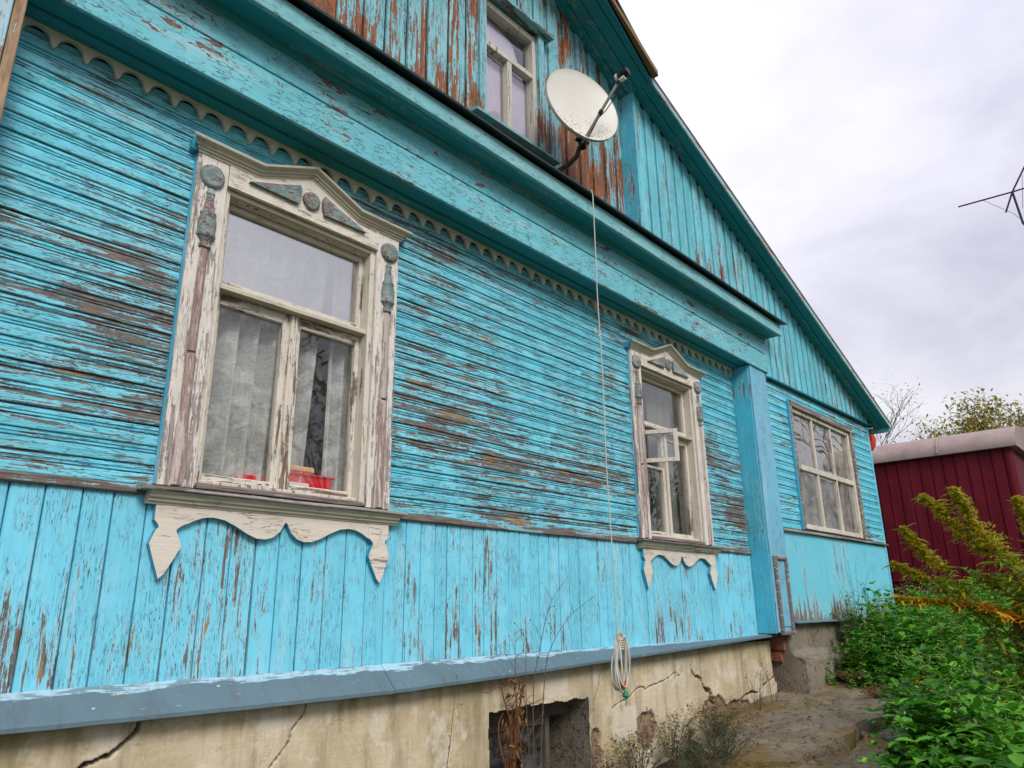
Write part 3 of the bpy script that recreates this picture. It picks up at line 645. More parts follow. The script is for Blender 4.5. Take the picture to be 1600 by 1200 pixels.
# ---- scalloped trim under the beam
def scallop(m):
    x0, x1, pit = 0.50, 7.02, 0.1305; n = int((x1 - x0) / pit); pit = (x1 - x0) / n
    for i in range(n):
        a = x0 + i * pit; zt, zb, zr = 4.066, 3.976, 4.054
        pts = []
        K = 8
        for k in range(K + 1):
            t = k / K; xx = a + pit * (0.055 + 0.89 * t); zz = 3.984 + (zr - 3.984) * math.sin(math.pi * t) ** 0.48
            pts.append((xx, zz))
        for y, rev in ((-0.046, False), (-0.0245, True)):
            vs = [(a, y, zt), (a, y, zb)] + [(px, y, pz) for px, pz in pts] + [(a + pit, y, zb), (a + pit, y, zt)]
            for k in range(len(pts)):
                pass
            fs = [(0, 1, 2)]; nn = len(pts)
            for k in range(nn - 1): fs.append((0, 2 + k, 3 + k) if k < nn // 2 else (nn + 3, 2 + k, 3 + k))
            fs.append((0, 2 + nn // 2, nn + 3)); fs.append((nn + 3, nn + 1, nn + 2))
            m.add(vs, fs)
        vs = []; seq = [(a, zb)] + pts + [(a + pit, zb)]
        for px, pz in seq: vs += [(px, -0.046, pz), (px, -0.0245, pz)]
        m.add(vs, [(2 * k, 2 * k + 1, 2 * k + 3, 2 * k + 2) for k in range(len(seq) - 1)])
part('scalloped_trim', 'trimw', house, scallop, True)

# ---- carved windows
def carved_window(xc, sc, kind):
    sx, sz = sc
    U = lambda u: xc + u * sx
    Zz = lambda z: 2.105 + (z - 2.105) * sz
    def bx(m, u0, u1, y0, y1, z0, z1, c=0.004, ax='X', segs=2, jit=0.0008): m.cbox(U(u0), U(u1), y0, y1, Zz(z0), Zz(z1), c, ax, segs, jit)
    win = MB()
    bx(win, -0.484, -0.440, -0.034, 0.11, 2.15, 3.665, 0.003, 'Z', 4); bx(win, 0.440, 0.484, -0.034, 0.11, 2.15, 3.665, 0.003, 'Z', 4)
    bx(win, -0.4395, 0.4395, -0.008, 0.11, 3.635, 3.665); bx(win, -0.4395, 0.4395, -0.010, 0.11, 2.15, 2.185)
    win = win.build('carved_window', 'cream_sash', house, True)
    P = lambda name, mat, fn, smooth=False: part(name, mat, win, fn, True, smooth)
    # blue-edged backing and cream side boards
    for s in (-1, 1): P('backing_board', 'blueedge', lambda m: bx(m, min(s * 0.636, s * 0.53), max(s * 0.636, s * 0.53), -0.034, -0.0005, 2.14, 3.80, 0.003, 'Z', 5))
    for s in (-1, 1):
        P('side_board', 'cream_v', lambda m: bx(m, min(s * 0.628, s * 0.470), max(s * 0.628, s * 0.470), -0.058, -0.0345, 2.135, 3.79, 0.004, 'Z', 6, 0.001))
        zt = lambda z: Zz(z)
        prof = [(3.612, .008), (3.606, .015), (3.592, .018), (3.588, .022), (3.578, .022), (3.574, .018), (3.545, .021), (3.485, .029), (3.474, .040), (3.464, .041), (3.458, .037),
                (3.43, .045), (3.40, .046), (3.37, .043), (3.358, .046), (3.346, .046), (3.340, .038), (3.322, .026), (3.312, .023), (3.306, .030), (3.290, .030), (3.284, .022)]
        P('turned_baluster', 'ornament', lambda m: m.lathe([(Zz(h), r) for h, r in prof][::-1], (U(s * 0.552), -0.060, 0), 'Z', 14, 0.75), True)
        P('shaft', 'pinkshaft', lambda m: (m.lathe([(Zz(2.76), .021), (Zz(3.0), .022), (Zz(3.284), .021)], (U(s * 0.552), -0.060, 0), 'Z', 10, 0.6),
           m.lathe([(Zz(2.14), .026), (Zz(2.735), .025), (Zz(2.745), .021)], (U(s * 0.552), -0.060, 0), 'Z', 10, 0.6)), True)
        P('rosette', 'ornament', lambda m: m.lathe([(-0.080, .030), (-0.082, .046), (-0.078, .056), (-0.066, .063), (-0.057, .063)], (U(s * 0.553), 0, Zz(3.678)), 'Y', 24), True)
    # pediment board
    path = [(-0.645, 3.785), (-0.31, 3.785), (0.0, 3.918), (0.31, 3.785), (0.645, 3.785)]
    def ped(m):
        poly = [(-0.628, 3.660 + .13), (-0.469, 3.79), (-0.469, 3.668), (0.469, 3.668), (0.469, 3.79), (0.628, 3.79), (0.31, 3.79), (0.0, 3.923), (-0.31, 3.79)]
        y0, y1 = -0.0625, -0.034
        for (a, b) in ((-0.469, -0.31), (-0.31, 0.0), (0.0, 0.31), (0.31, 0.469)):
            za = 3.79 if abs(a) > .05 else 3.923; zb = 3.79 if abs(b) > .05 else 3.923
            vs = [(U(a), y0, Zz(3.668)), (U(b), y0, Zz(3.668)), (U(b), y0, Zz(zb)), (U(a), y0, Zz(za)), (U(a), y1, Zz(3.668)), (U(b), y1, Zz(3.668)), (U(b), y1, Zz(zb)), (U(a), y1, Zz(za))]
            m.add(vs, [(0, 1, 2, 3), (4, 7, 6, 5), (0, 4, 5, 1)] + ([(0, 3, 7, 4)] if a < -0.46 else []) + ([(1, 5, 6, 2)] if b > 0.46 else []))
    P('pediment_board', 'cream', ped)
    P('head_lining', 'crown', lambda m: bx(m, -0.468, 0.468, -0.0335, 0.0, 3.640, 3.6675, 0.003))
    # crown moulding swept over the gable line
    cp = [(-0.034, 0.0), (-0.064, 0.0), (-0.068, 0.010), (-0.076, 0.014), (-0.078, 0.022), (-0.088, 0.026), (-0.092, 0.036), (-0.112, 0.046), (-0.116, 0.050), (-0.118, 0.062), (-0.034, 0.068)]
    def crown(m):
        vs = []; fs = []; n = len(cp)
        for pi, (u, z) in enumerate(path):
            for (y, h) in cp:
                ext = (-0.68 - 0.35 * (abs(y) - 0.064)) if pi == 0 else (0.68 + 0.35 * (abs(y) - 0.064)) if pi == 4 else u
                if pi in (0, 4): ext = math.copysign(0.632 + max(0, abs(y) - 0.060) * 0.95, u)
                vs.append((U(ext), y, Zz(z + h)))
        for k in range(4):
            for i in range(n): fs.append((k * n + i, k * n + (i + 1) % n, (k + 1) * n + (i + 1) % n, (k + 1) * n + i))
        fs.append(tuple(range(n))); fs.append(tuple(4 * n + i for i in range(n)))
        m.add(vs, fs)
    P('crown_moulding', 'crown', crown)
    P('end_return', 'blueedge', lambda m: (m.cbox(U(-0.67), U(-0.6365), -0.06, -0.0005, Zz(3.79), Zz(3.845), 0.006, 'Y'), m.cbox(U(0.6365), U(0.67), -0.06, -0.0005, Zz(3.79), Zz(3.845), 0.006, 'Y')))
    # pediment carvings
    P('rosette', 'ornament', lambda m: m.lathe([(-0.084, .026), (-0.086, .040), (-0.081, .050), (-0.070, .053), (-0.061, .053)], (U(0.0), 0, Zz(3.783)), 'Y', 22), True)
    for s in (-1, 1):
        def tri(m):
            pts = [(0.365, 3.732), (0.30, 3.757), (0.20, 3.792), (0.078, 3.842), (0.068, 3.815), (0.070, 3.775), (0.082, 3.728)]
            n = len(pts); vs = [(U(s * a), -0.084, Zz(b)) for a, b in pts] + [(U(s * a), -0.061, Zz(b)) for a, b in pts]
            m.add(vs, [tuple(range(n))] + [(i, n + i, n + (i + 1) % n, (i + 1) % n) for i in range(n)])
        P('carved_triangle', 'ornament', tri)
    # sashes and panes
    def sash(u0, u1, z0, z1, p, glass='glass'):
        y0, y1 = 0.035, 0.078
        P('sash_stile', 'cream_sash', lambda m: bx(m, u0, p[0], y0, y1, z0, z1, 0.004, 'Z', 4, 0.001)); P('sash_stile', 'cream_sash', lambda m: bx(m, p[1], u1, y0, y1, z0, z1, 0.004, 'Z', 4, 0.001))
        P('sash_rail', 'cream_rail', lambda m: bx(m, p[0] + .0005, p[1] - .0005, y0 + .001, y1, z0, p[2], 0.004, 'X', 4, 0.001)); P('sash_rail', 'cream_rail', lambda m: bx(m, p[0] + .0005, p[1] - .0005, y0 + .001, y1, p[3], z1, 0.004, 'X', 4, 0.001))
        part('pane', glass, win, lambda m: m.box(U(p[0]), U(p[1]), 0.057, 0.060, Zz(p[2]), Zz(p[3])), True)
    sash(-0.4395, 0.4395, 3.166, 3.634, (-0.402, 0.412, 3.202, 3.604), 'sky_glass' if kind == 1 else 'glass')
    if kind == 1: sash(-0.4395, 0.006, 2.186, 3.128, (-0.398, -0.052, 2.222, 3.070), 'dusty_glass')
    else:
        sash(-0.4395, 0.006, 2.186, 2.800, (-0.398, -0.052, 2.222, 2.775), 'glass')
        bxv = MB(); bx(bxv, -0.4395, -0.398, 0.035, 0.078, 2.801, 3.128, 0.004, 'Z', 3); bx(bxv, -0.052, 0.006, 0.035, 0.078, 2.801, 3.128, 0.004, 'Z', 3); bx(bxv, -0.397, -0.053, 0.036, 0.078, 3.09, 3.128, 0.004)
        bxv.build('vent_frame', 'cream_sash', win, True)
        v = MB(); vg = MB(); th = math.radians(62); hx, hy = U(-0.398), 0.034; ww = 0.33 * sx
        def rot(a, d): return (hx + a * math.cos(th) + d * math.sin(th), hy - a * math.sin(th) + d * math.cos(th))
        def rbox(mb, a0, a1, d0, d1, z0, z1):
            q = [rot(a, d) for a, d in ((a0, d0), (a1, d0), (a1, d1), (a0, d1))]
            mb.add([(p[0], p[1], Zz(z0)) for p in q] + [(p[0], p[1], Zz(z1)) for p in q], [(0, 3, 2, 1), (4, 5, 6, 7), (0, 1, 5, 4), (1, 2, 6, 5), (2, 3, 7, 6), (3, 0, 4, 7)])
        rbox(v, 0, .034, -.015, .015, 2.80, 3.09); rbox(v, ww - .036, ww, -.016, .016, 2.80, 3.09); rbox(v, .0345, ww - .0365, -.014, .014, 2.80, 2.835); rbox(v, .0345, ww - .0365, -.014, .014, 3.055, 3.09)
        vs_ = v.build('vent_sash', 'cream_sash', win, True); rbox(vg, .034, ww - .036, -.0015, .0015, 2.835, 3.055); vg.build('pane', 'glass', win, True)
    sash(0.007, 0.4395, 2.186, 3.128, (0.058, 0.412, 2.222, 3.070), 'dusty_glass' if kind == 1 else 'glass')
    P('meeting_strip', 'cream_sash', lambda m: bx(m, -0.012, 0.026, 0.018, 0.0345, 2.186, 3.128, 0.004, 'Z', 4))
    P('transom', 'crown', lambda m: m.prism([(-0.022, Zz(3.130)), (0.08, Zz(3.128)), (0.08, Zz(3.166)), (-0.004, Zz(3.163)), (-0.022, Zz(3.148))], 'X', U(-0.47), U(0.47), 6, 0.001))
    # sills
    P('inner_sill', 'greywood', lambda m: m.prism([(-0.052, Zz(2.138)), (0.08, Zz(2.138)), (0.08, Zz(2.186)), (0.03, Zz(2.184)), (-0.052, Zz(2.156))], 'X', U(-0.455), U(0.455), 6, 0.0014))
    P('outer_sill', 'greywood', lambda m: m.prism([(-0.033, Zz(2.104)), (-0.118, Zz(2.104)), (-0.121, Zz(2.108)), (-0.120, Zz(2.119)), (-0.033, Zz(2.134))], 'X', U(-0.71), U(0.71), 8, 0.0014))
    sp = [(-0.031, 2.050), (-0.064, 2.050), (-0.066, 2.058), (-0.076, 2.062), (-0.078, 2.072), (-0.090, 2.078), (-0.094, 2.090), (-0.104, 2.096), (-0.106, 2.1035), (-0.031, 2.1035)]
    P('sill_moulding', 'crown', lambda m: m.prism([(y, Zz(z)) for y, z in sp], 'X', U(-0.665), U(0.675), 8, 0.0006))
    # carved apron with pendants
    low = [(-0.492, 1.972), (-0.476, 1.978), (-0.45, 1.993), (-0.41, 2.008), (-0.365, 2.013), (-0.31, 2.005), (-0.255, 1.982), (-0.20, 1.953), (-0.15, 1.934), (-0.105, 1.931), (-0.065, 1.943), (-0.03, 1.970), (-0.008, 2.010), (0.0, 2.018)]
    low = low + [(-a, b) for a, b in low[::-1][1:]]
    def apron(m):
        yf, yb = -0.060, -0.032
        for (u0, z0), (u1, z1) in zip(low[:-1], low[1:]):
            m.add([(U(u0), yf, Zz(z0)), (U(u1), yf, Zz(z1)), (U(u1), yf, Zz(2.0495)), (U(u0), yf, Zz(2.0495)), (U(u0), yb, Zz(z0)), (U(u1), yb, Zz(z1)), (U(u1), yb, Zz(2.0495)), (U(u0), yb, Zz(2.0495))], [(0, 1, 2, 3), (4, 7, 6, 5)])
    def apron_edge(m, pts, closed=False):
        yf, yb = -0.060, -0.032
        for (u0, z0), (u1, z1) in zip(pts[:-1], pts[1:]):
            m.add([(U(u0), yf - .0006, Zz(z0)), (U(u1), yf - .0006, Zz(z1)), (U(u1), yb, Zz(z1) ), (U(u0), yb, Zz(z0))], [(0, 1, 2, 3)])
    ap = P('carved_apron', 'cream', apron); P('apron_edge', 'blueedge', lambda m: apron_edge(m, low))
    for s in (-1, 1):
        pen = [(-0.622, 2.0495), (-0.622, 1.985), (-0.606, 1.968), (-0.600, 1.955), (-0.612, 1.942), (-0.622, 1.915), (-0.632, 1.885), (-0.612, 1.83), (-0.578, 1.742), (-0.555, 1.765), (-0.52, 1.83), (-0.496, 1.882), (-0.510, 1.915), (-0.524, 1.942), (-0.521, 1.952), (-0.506, 1.964), (-0.4925, 1.972), (-0.4925, 2.0495)]
        pts = [(-s * a if s > 0 else a, b) for a, b in pen]
        def pend(m):
            n = len(pts); m.add([(U(a), -0.0605, Zz(b)) for a, b in pts] + [(U(a), -0.032, Zz(b)) for a, b in pts], [tuple(range(n)), tuple(range(2 * n - 1, n - 1, -1))])
        pd = P('pendant', 'cream', pend); part('pendant_edge', 'blueedge', win, lambda m: apron_edge(m, pts), True)
    return win
carved_window(W1, S1, 1)
carved_window(W2, S2, 2)

# ---- roof line
def rz(x):
    if x >= 5.1: return 6.215 - 0.388 * (x - 5.1)
    if x >= 3.7: return 6.215 + 0.526 * (5.1 - x)
    return rz(7.4 - x)
def rslab(m, x0, x1, y0, y1, dz0, dz1, segs=1, y0b=None, jit=0.0):
    """strip that follows the rake from x0 to x1, between y0..y1, dz0..dz1 above the soffit line"""
    n = segs
    vs = []
    for k in range(n + 1):
        x = x0 + (x1 - x0) * k / n; ya = y0 if y0b is None else y0 + (y0b - y0) * k / n
        j = rnd.uniform(-jit, jit)
        vs += [(x, ya, rz(x) + dz0 + j), (x, y1, rz(x) + dz0 + j), (x, y1, rz(x) + dz1 + j), (x, ya, rz(x) + dz1 + j)]
    fs = []
    for k in range(n):
        for i in range(4): fs.append((k * 4 + i, k * 4 + (i + 1) % 4, (k + 1) * 4 + (i + 1) % 4, (k + 1) * 4 + i))
    fs += [(3, 2, 1, 0), tuple(n * 4 + i for i in range(4))]
    m.add(vs, fs)
roof = part('roof', 'roofing', house, lambda m: (rslab(m, 3.7, 5.10, -0.545, 7.3, 0.085, 0.125, 6, -0.475, 0.002), rslab(m, 5.10, 10.96, -0.462, 7.3, 0.060, 0.085, 24, None, 0.003),
            rslab(m, 2.3, 3.7, -0.475, 7.3, 0.085, 0.125, 6, -0.545, 0.002), rslab(m, -0.9, 2.3, -0.462, 7.3, 0.060, 0.085, 8, None, 0.003)))
part('ridge_cap', 'dark_metal', roof, lambda m: rslab(m, 4.0, 5.12, -0.555, -0.50, 0.125, 0.150, 8, -0.487, 0.003))
# soffit boards: wide over the recessed gable, narrow further down
ysu = [-0.079, -0.185, -0.30, -0.415]
for i in range(4):
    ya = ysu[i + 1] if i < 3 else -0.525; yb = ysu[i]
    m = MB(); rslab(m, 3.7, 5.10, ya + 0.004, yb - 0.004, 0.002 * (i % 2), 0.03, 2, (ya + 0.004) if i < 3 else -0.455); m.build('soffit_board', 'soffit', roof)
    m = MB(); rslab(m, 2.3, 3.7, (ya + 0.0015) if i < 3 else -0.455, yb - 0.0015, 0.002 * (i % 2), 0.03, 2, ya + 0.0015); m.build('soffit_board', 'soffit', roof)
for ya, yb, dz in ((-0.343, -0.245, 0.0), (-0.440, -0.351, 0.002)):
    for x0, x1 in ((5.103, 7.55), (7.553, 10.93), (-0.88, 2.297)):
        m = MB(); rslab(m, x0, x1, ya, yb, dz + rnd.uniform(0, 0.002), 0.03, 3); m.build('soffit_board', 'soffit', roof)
part('rake_fascia', 'fasciagrey', roof, lambda m: (rslab(m, 5.103, 10.94, -0.457, -0.4405, -0.004, 0.060, 16, None, 0.001), rslab(m, -0.88, 2.297, -0.457, -0.4405, -0.004, 0.060, 8)))
part('rake_fascia', 'rakewood', roof, lambda m: (rslab(m, 3.7, 5.10, -0.540, -0.526, 0.03, 0.085, 5, -0.470), rslab(m, 2.3, 3.7, -0.470, -0.456, 0.03, 0.085, 5, -0.540)))
part('eave_board', 'gable_new', roof, lambda m: m.cbox(10.93, 10.955, -0.456, 6.9, 3.90, 3.985, 0.004, 'Y'))

# ---- recessed gable with its attic window
gable = part('gable_wall', 'wallback', house, lambda m: (m.add([(0.6, -0.055, 4.60), (3.26, -0.055, 4.60), (3.26, -0.055, rz(3.26)), (2.3, -0.055, rz(2.3)), (0.6, -0.055, rz(0.6))], [(0, 1, 2, 3, 4)]),
      m.add([(3.26, -0.055, 4.60), (3.90, -0.055, 4.60), (3.90, -0.055, 5.06), (3.26, -0.055, 5.06)], [(0, 1, 2, 3)]), m.add([(3.26, -0.055, 6.14), (3.90, -0.055, 6.14), (3.90, -0.055, rz(3.90)), (3.7, -0.055, rz(3.7)), (3.26, -0.055, rz(3.26))], [(0, 1, 2, 3, 4)]),
      m.add([(3.90, -0.055, 4.60), (5.10, -0.055, 4.60), (5.10, -0.055, rz(5.1)), (3.90, -0.055, rz(3.9))], [(0, 1, 2, 3)])))
def vboard(x, w, y, th, z0fn, z1fn, mat, parent):
    m = MB(); g_ = 0.0015
    a, b = x + g_, x + w - g_; c = 0.005
    P = [(a + c, y - th), (b - c, y - th), (b, y - th + c), (b, y), (a, y), (a, y - th + c)]
    vs = []
    for k in range(4):
        t = k / 3; j = rnd.uniform(-0.0015, 0.0015) if k < 3 else 0
        for (px, py) in P:
            za, zb = z0fn(px), z1fn(px); vs.append((px + j, py + rnd.uniform(-0.0005, 0.0005), za + (zb - za) * t))
    n = 6; fs = [(k * n + i, k * n + (i + 1) % n, (k + 1) * n + (i + 1) % n, (k + 1) * n + i) for k in range(3) for i in range(n)] + [tuple(range(n - 1, -1, -1)), tuple(3 * n + i for i in range(n))]
    m.add(vs, fs); return m.build('gable_board', mat, parent)
x = 0.62; k = 0
top = lambda q: rz(q) + 0.006
while x < 5.06:
    w = (0.118 if k % 2 == 0 else 0.072) + rnd.uniform(-0.012, 0.012); w = min(w, 5.085 - x)
    y, th = (-0.080, 0.022) if k % 2 == 0 else (-0.0755, 0.012)
    y = -0.0625 if k % 2 else -0.0725
    if x + w > 3.275 and x < 3.885:
        vboard(x, w, y, th, lambda q: 4.60, lambda q: 5.045, 'gable_old', gable); vboard(x, w, y, th, lambda q: 6.19, top, 'gable_old', gable)
    else: vboard(x, w, y, th, lambda q: 4.60, top, 'gable_old', gable)
    x += w; k += 1
x = 5.125; k = 0
gable_r = part('gable_wall', 'wallback', house, lambda m: m.add([(5.10, -0.215, 4.56), (7.46, -0.215, 4.56), (7.46, -0.215, 3.93), (10.70, -0.215, 3.95), (10.70, -0.215, rz(10.7)), (5.10, -0.215, rz(5.1))], [(0, 1, 2, 3, 4, 5)]))
while x < 10.68:
    w = (0.098 if k % 2 == 0 else 0.068) + rnd.uniform(-0.008, 0.008); w = min(w, 10.70 - x)
    if w < 0.02: break
    y, th = (-0.224, 0.021) if k % 2 == 0 else (-0.2175, 0.010)
    zlow = (lambda q: 4.55) if x + w < 7.44 else (lambda q: 3.965 + (q - 7.4) * 0.012)
    if zlow(x) < top(x + w) - 0.03: vboard(x, w, y, th, zlow, top, 'gable_new', gable_r)
    x += w; k += 1
part('return_board', 'post', house, lambda m: m.cbox(5.088, 5.124, -0.252, -0.056, 4.60, 6.213, 0.004, 'Z', 3, 0.0005))
# attic window
aw = part('attic_window', 'gw_frame', house, lambda m: (m.cbox(3.272, 3.312, -0.085, 0.0, 5.06, 6.14, 0.004, 'Z', 4, 0.0015), m.cbox(3.848, 3.888, -0.085, 0.0, 5.06, 6.14, 0.004, 'Z', 4, 0.0015),
     m.cbox(3.313, 3.847, -0.083, 0.0, 6.085, 6.14, 0.004, 'X', 3, 0.001), m.cbox(3.313, 3.847, -0.083, 0.0, 5.06, 5.095, 0.004, 'X', 3, 0.001),
     m.cbox(3.313, 3.847, -0.078, -0.01, 5.715, 5.765, 0.004, 'X', 3, 0.001), m.cbox(3.552, 3.602, -0.076, -0.012, 5.096, 5.714, 0.004, 'Z', 3, 0.001)))
for (a, b, c_, d) in ((3.312, 3.552, 5.095, 5.715), (3.602, 3.848, 5.095, 5.715), (3.312, 3.848, 5.765, 6.085)):
    part('pane', 'glass', aw, lambda m: m.box(a, b, -0.032, -0.029, c_, d))
for (a, b) in ((3.205, 3.270), (3.890, 3.955)): part('architrave', 'gable_old', aw, lambda m: m.cbox(a, b, -0.122, -0.056, 5.05, 6.17, 0.004, 'Z', 4, 0.001))
part('window_hood', 'cornice', aw, lambda m: m.prism([(-0.0575, 6.172), (-0.175, 6.165), (-0.178, 6.185), (-0.0575, 6.225)], 'X', 3.15, 4.03, 4, 0.001))
part('window_sill', 'cornice', aw, lambda m: m.prism([(-0.0575, 5.005), (-0.165, 4.995), (-0.168, 5.012), (-0.0575, 5.052)], 'X', 3.13, 4.07, 5, 0.0012))
part('attic_room', 'darkwood', house, lambda m: (m.box(2.6, 4.6, 1.2, 1.3, 4.7, 6.4), m.box(2.6, 4.6, 0.02, 1.2, 4.65, 4.70), m.box(2.55, 2.6, 0.02, 1.2, 4.7, 6.3), m.box(4.6, 4.65, 0.02, 1.2, 4.7, 6.3), m.box(2.6, 4.6, 0.02, 1.2, 6.3, 6.35)))

# ---- annex
AY = -0.200; AX0, AX1 = 7.42, 10.70
AWX = (7.985, 9.86); AWZ = (2.395, 3.745)
def annex_wall(m):
    y0, y1 = AY, AY + 0.1
    m.box(AX0 - 0.2, AX1, y0, y1, 1.44, AWZ[0]); m.box(AX0 - 0.2, AX1, y0, y1, AWZ[1], 4.0)
    m.box(AX0 - 0.2, AWX[0], y0, y1, AWZ[0], AWZ[1]); m.box(AWX[1], AX1, y0, y1, AWZ[0], AWZ[1])
annex = part('annex_wall', 'wallback', house, annex_wall)
part('annex_side_wall', 'siding_annex', house, lambda m: m.box(AX1 - 0.1, AX1, AY + 0.101, 7.0, 1.2, 4.0))
def spans_annex(z):
    if z > AWZ[1] - 0.03: return [(AX0 + 0.002, AX1 - 0.05)]
    return [(AX0 + 0.002, AWX[0] - 0.002), (AWX[1] + 0.002, AX1 - 0.05)]
siding_rows(annex, 'siding_annex', AY - 0.001, 2.376, 18, spans_annex, False, 0.004, 7.4)
part('corner_board', 'siding_annex', annex, lambda m: m.cbox(AX1 - 0.048, AX1 + 0.004, AY - 0.03, AY - 0.001, 1.5, 3.96, 0.004, 'Z', 5, 0.001))
part('annex_belt', 'greywood', house, lambda m: m.prism([(AY - 0.001, 2.335), (AY - 0.055, 2.332), (AY - 0.058, 2.345), (AY - 0.001, 2.372)], 'X', AX0 + 0.005, AX1 + 0.02, 12, 0.0016, lambda x, y, z: (x, y, z + 0.006 * (x - 7.4))))
part('gable_drip', 'soffit', house, lambda m: m.prism([(AY - 0.001, 3.948), (AY - 0.075, 3.936), (AY - 0.078, 3.948), (AY - 0.001, 3.972)], 'X', 7.44, AX1 + 0.05, 14, 0.0012, lambda x, y, z: (x, y, z + 0.012 * (x - 7.4))))
xx = AX0 + 0.004
for w in (0.52, 0.60, 0.55, 0.62, 0.50, 0.48):
    b = min(xx + w, AX1 - 0.05)
    part('annex_panel', 'flatpanel', annex, lambda m: m.cbox(xx + 0.0008, b - 0.0008, AY - 0.017 - rnd.uniform(0, 0.0015), AY - 0.001, 1.468, 2.334, 0.002, 'Z', 3, 0.0006)); xx = b
part('annex_sill_flashing', 'ledge', annex, lambda m: m.prism([(AY - 0.0185, 1.468), (AY - 0.075, 1.448), (AY - 0.075, 1.442), (AY - 0.001, 1.452), (AY - 0.001, 1.466), (AY - 0.0175, 1.4665)], 'X', 7.39, AX1, 20, 0.002))
def annex_plinth(m):
    xs = [7.30 + i * 0.1 for i in range(35)]; prof = [(-0.20, 1.44), (-0.205, 1.20), (-0.24, 1.15), (-0.33, 1.135), (-0.345, 1.10), (-0.35, 0.5), (0.2, 0.5), (0.2, 1.44)]
    vs = []; n = len(prof)
    for x in xs:
        for (y, z) in prof: vs.append((x, y + 0.018 * mnoise.noise(Vector((x * 3, z * 4, 1))), z + 0.015 * mnoise.noise(Vector((x * 2, z, 7)))))
    fs = [(k * n + i, k * n + (i + 1) % n, (k + 1) * n + (i + 1) % n, (k + 1) * n + i) for k in range(len(xs) - 1) for i in range(n)] + [tuple(range(n)), tuple((len(xs) - 1) * n + i for i in range(n))]
    m.add(vs, fs)
apl = part('annex_plinth', 'conc_plinth', house, annex_plinth)
part('vent_shade_disc', 'blackp', apl, lambda m: m.lathe([(-0.385, .036), (-0.32, .036)], (8.32, 0, 1.045), 'Y', 14))  # solid black disc stands in for the darkness inside a hole
# annex window, six panes
def awin(m):
    m.cbox(AWX[0] + 0.001, AWX[0] + 0.07, AY - 0.030, AY + 0.05, AWZ[0], AWZ[1], 0.004, 'Z', 4, 0.0015); m.cbox(AWX[1] - 0.07, AWX[1] - 0.001, AY - 0.030, AY + 0.05, AWZ[0], AWZ[1], 0.004, 'Z', 4, 0.0015)
    m.cbox(AWX[0] + 0.071, AWX[1] - 0.071, AY - 0.029, AY + 0.05, 3.69, AWZ[1], 0.004, 'X', 4, 0.0015); m.cbox(AWX[0] + 0.071, AWX[1] - 0.071, AY - 0.026, AY + 0.05, AWZ[0], 2.445, 0.004, 'X', 4, 0.0015)
aw2 = part('annex_window', 'cream_sash', house, awin)
part('casing', 'greywood', aw2, lambda m: (m.cbox(AWX[0] - 0.03, AWX[1] + 0.03, AY - 0.062, AY - 0.0305, 3.735, 3.80, 0.005, 'X', 6, 0.002), m.cbox(AWX[1] - 0.02, AWX[1] + 0.04, AY - 0.060, AY - 0.0305, 2.385, 3.734, 0.005, 'Z', 6, 0.002),
     m.cbox(AWX[0] - 0.045, AWX[0] + 0.004, AY - 0.056, AY - 0.0305, 2.385, 3.734, 0.005, 'Z', 6, 0.001)))
part('casing_edge', 'blueedge', aw2, lambda m: m.cbox(AWX[0] - 0.075, AWX[0] - 0.046, AY - 0.05, AY - 0.001, 2.375, 3.80, 0.003, 'Z', 4, 0.001))
gx0, gx1 = AWX[0] + 0.07, AWX[1] - 0.07; tw = (gx1 - gx0 - 2 * 0.028) / 3
part('glazing_bar', 'cream_sash', aw2, lambda m: m.cbox(gx0, gx1, AY - 0.024, AY + 0.02, 3.045, 3.105, 0.004, 'X', 6, 0.0018))
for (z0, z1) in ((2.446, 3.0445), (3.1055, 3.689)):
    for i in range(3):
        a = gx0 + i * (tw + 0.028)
        part('pane', 'sky_veil_glass', aw2, lambda m: m.box(a, a + tw, AY + 0.004, AY + 0.007, z0, z1))
        if i < 2: part('glazing_bar', 'cream_sash', aw2, lambda m: m.cbox(a + tw, a + tw + 0.028, AY - 0.018, AY + 0.018, z0, z1, 0.004, 'Z', 4, 0.0015))
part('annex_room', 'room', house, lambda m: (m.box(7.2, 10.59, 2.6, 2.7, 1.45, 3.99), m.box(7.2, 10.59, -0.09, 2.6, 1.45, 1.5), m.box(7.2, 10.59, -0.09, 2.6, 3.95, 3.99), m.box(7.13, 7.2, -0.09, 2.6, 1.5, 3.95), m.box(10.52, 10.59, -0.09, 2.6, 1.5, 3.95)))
part('downpipe_elbow', 'redpaint', house, lambda m: m.tube([(10.80, -0.22, 3.86), (10.80, -0.235, 3.80), (10.79, -0.22, 3.72), (10.78, -0.19, 3.66)], [0.045, 0.05, 0.05, 0.042], 12), False, True)

# ================================================================== things in and on the house
def curtain(name, label, x0, x1, z0, z1, y, mat, folds, amp=0.018, slant=0.0, cat='curtain', group=None):
    nx, nz = max(12, int(folds * 8)), 12; V = []; ph = rnd.uniform(0, 6)
    for j in range(nz + 1):
        t = j / nz; z = z0 + (z1 - z0) * t
        for i in range(nx + 1):
            u = i / nx; xe = x1 + slant * (1 - t)
            xq = x0 + (xe - x0) * u; V.append((xq, y + amp * math.sin(u * folds * 6.283 + ph + 0.6 * math.sin(t * 2)) * (1.1 - 0.4 * t) + amp * 0.5 * math.sin(u * folds * 14.1 + 1.3), sag(xq, z)))
    F = [(j * (nx + 1) + i, j * (nx + 1) + i + 1, (j + 1) * (nx + 1) + i + 1, (j + 1) * (nx + 1) + i) for j in range(nz) for i in range(nx)]
    return tag(raw_mesh(name, V, F, mat, smooth=True), label, cat, group)
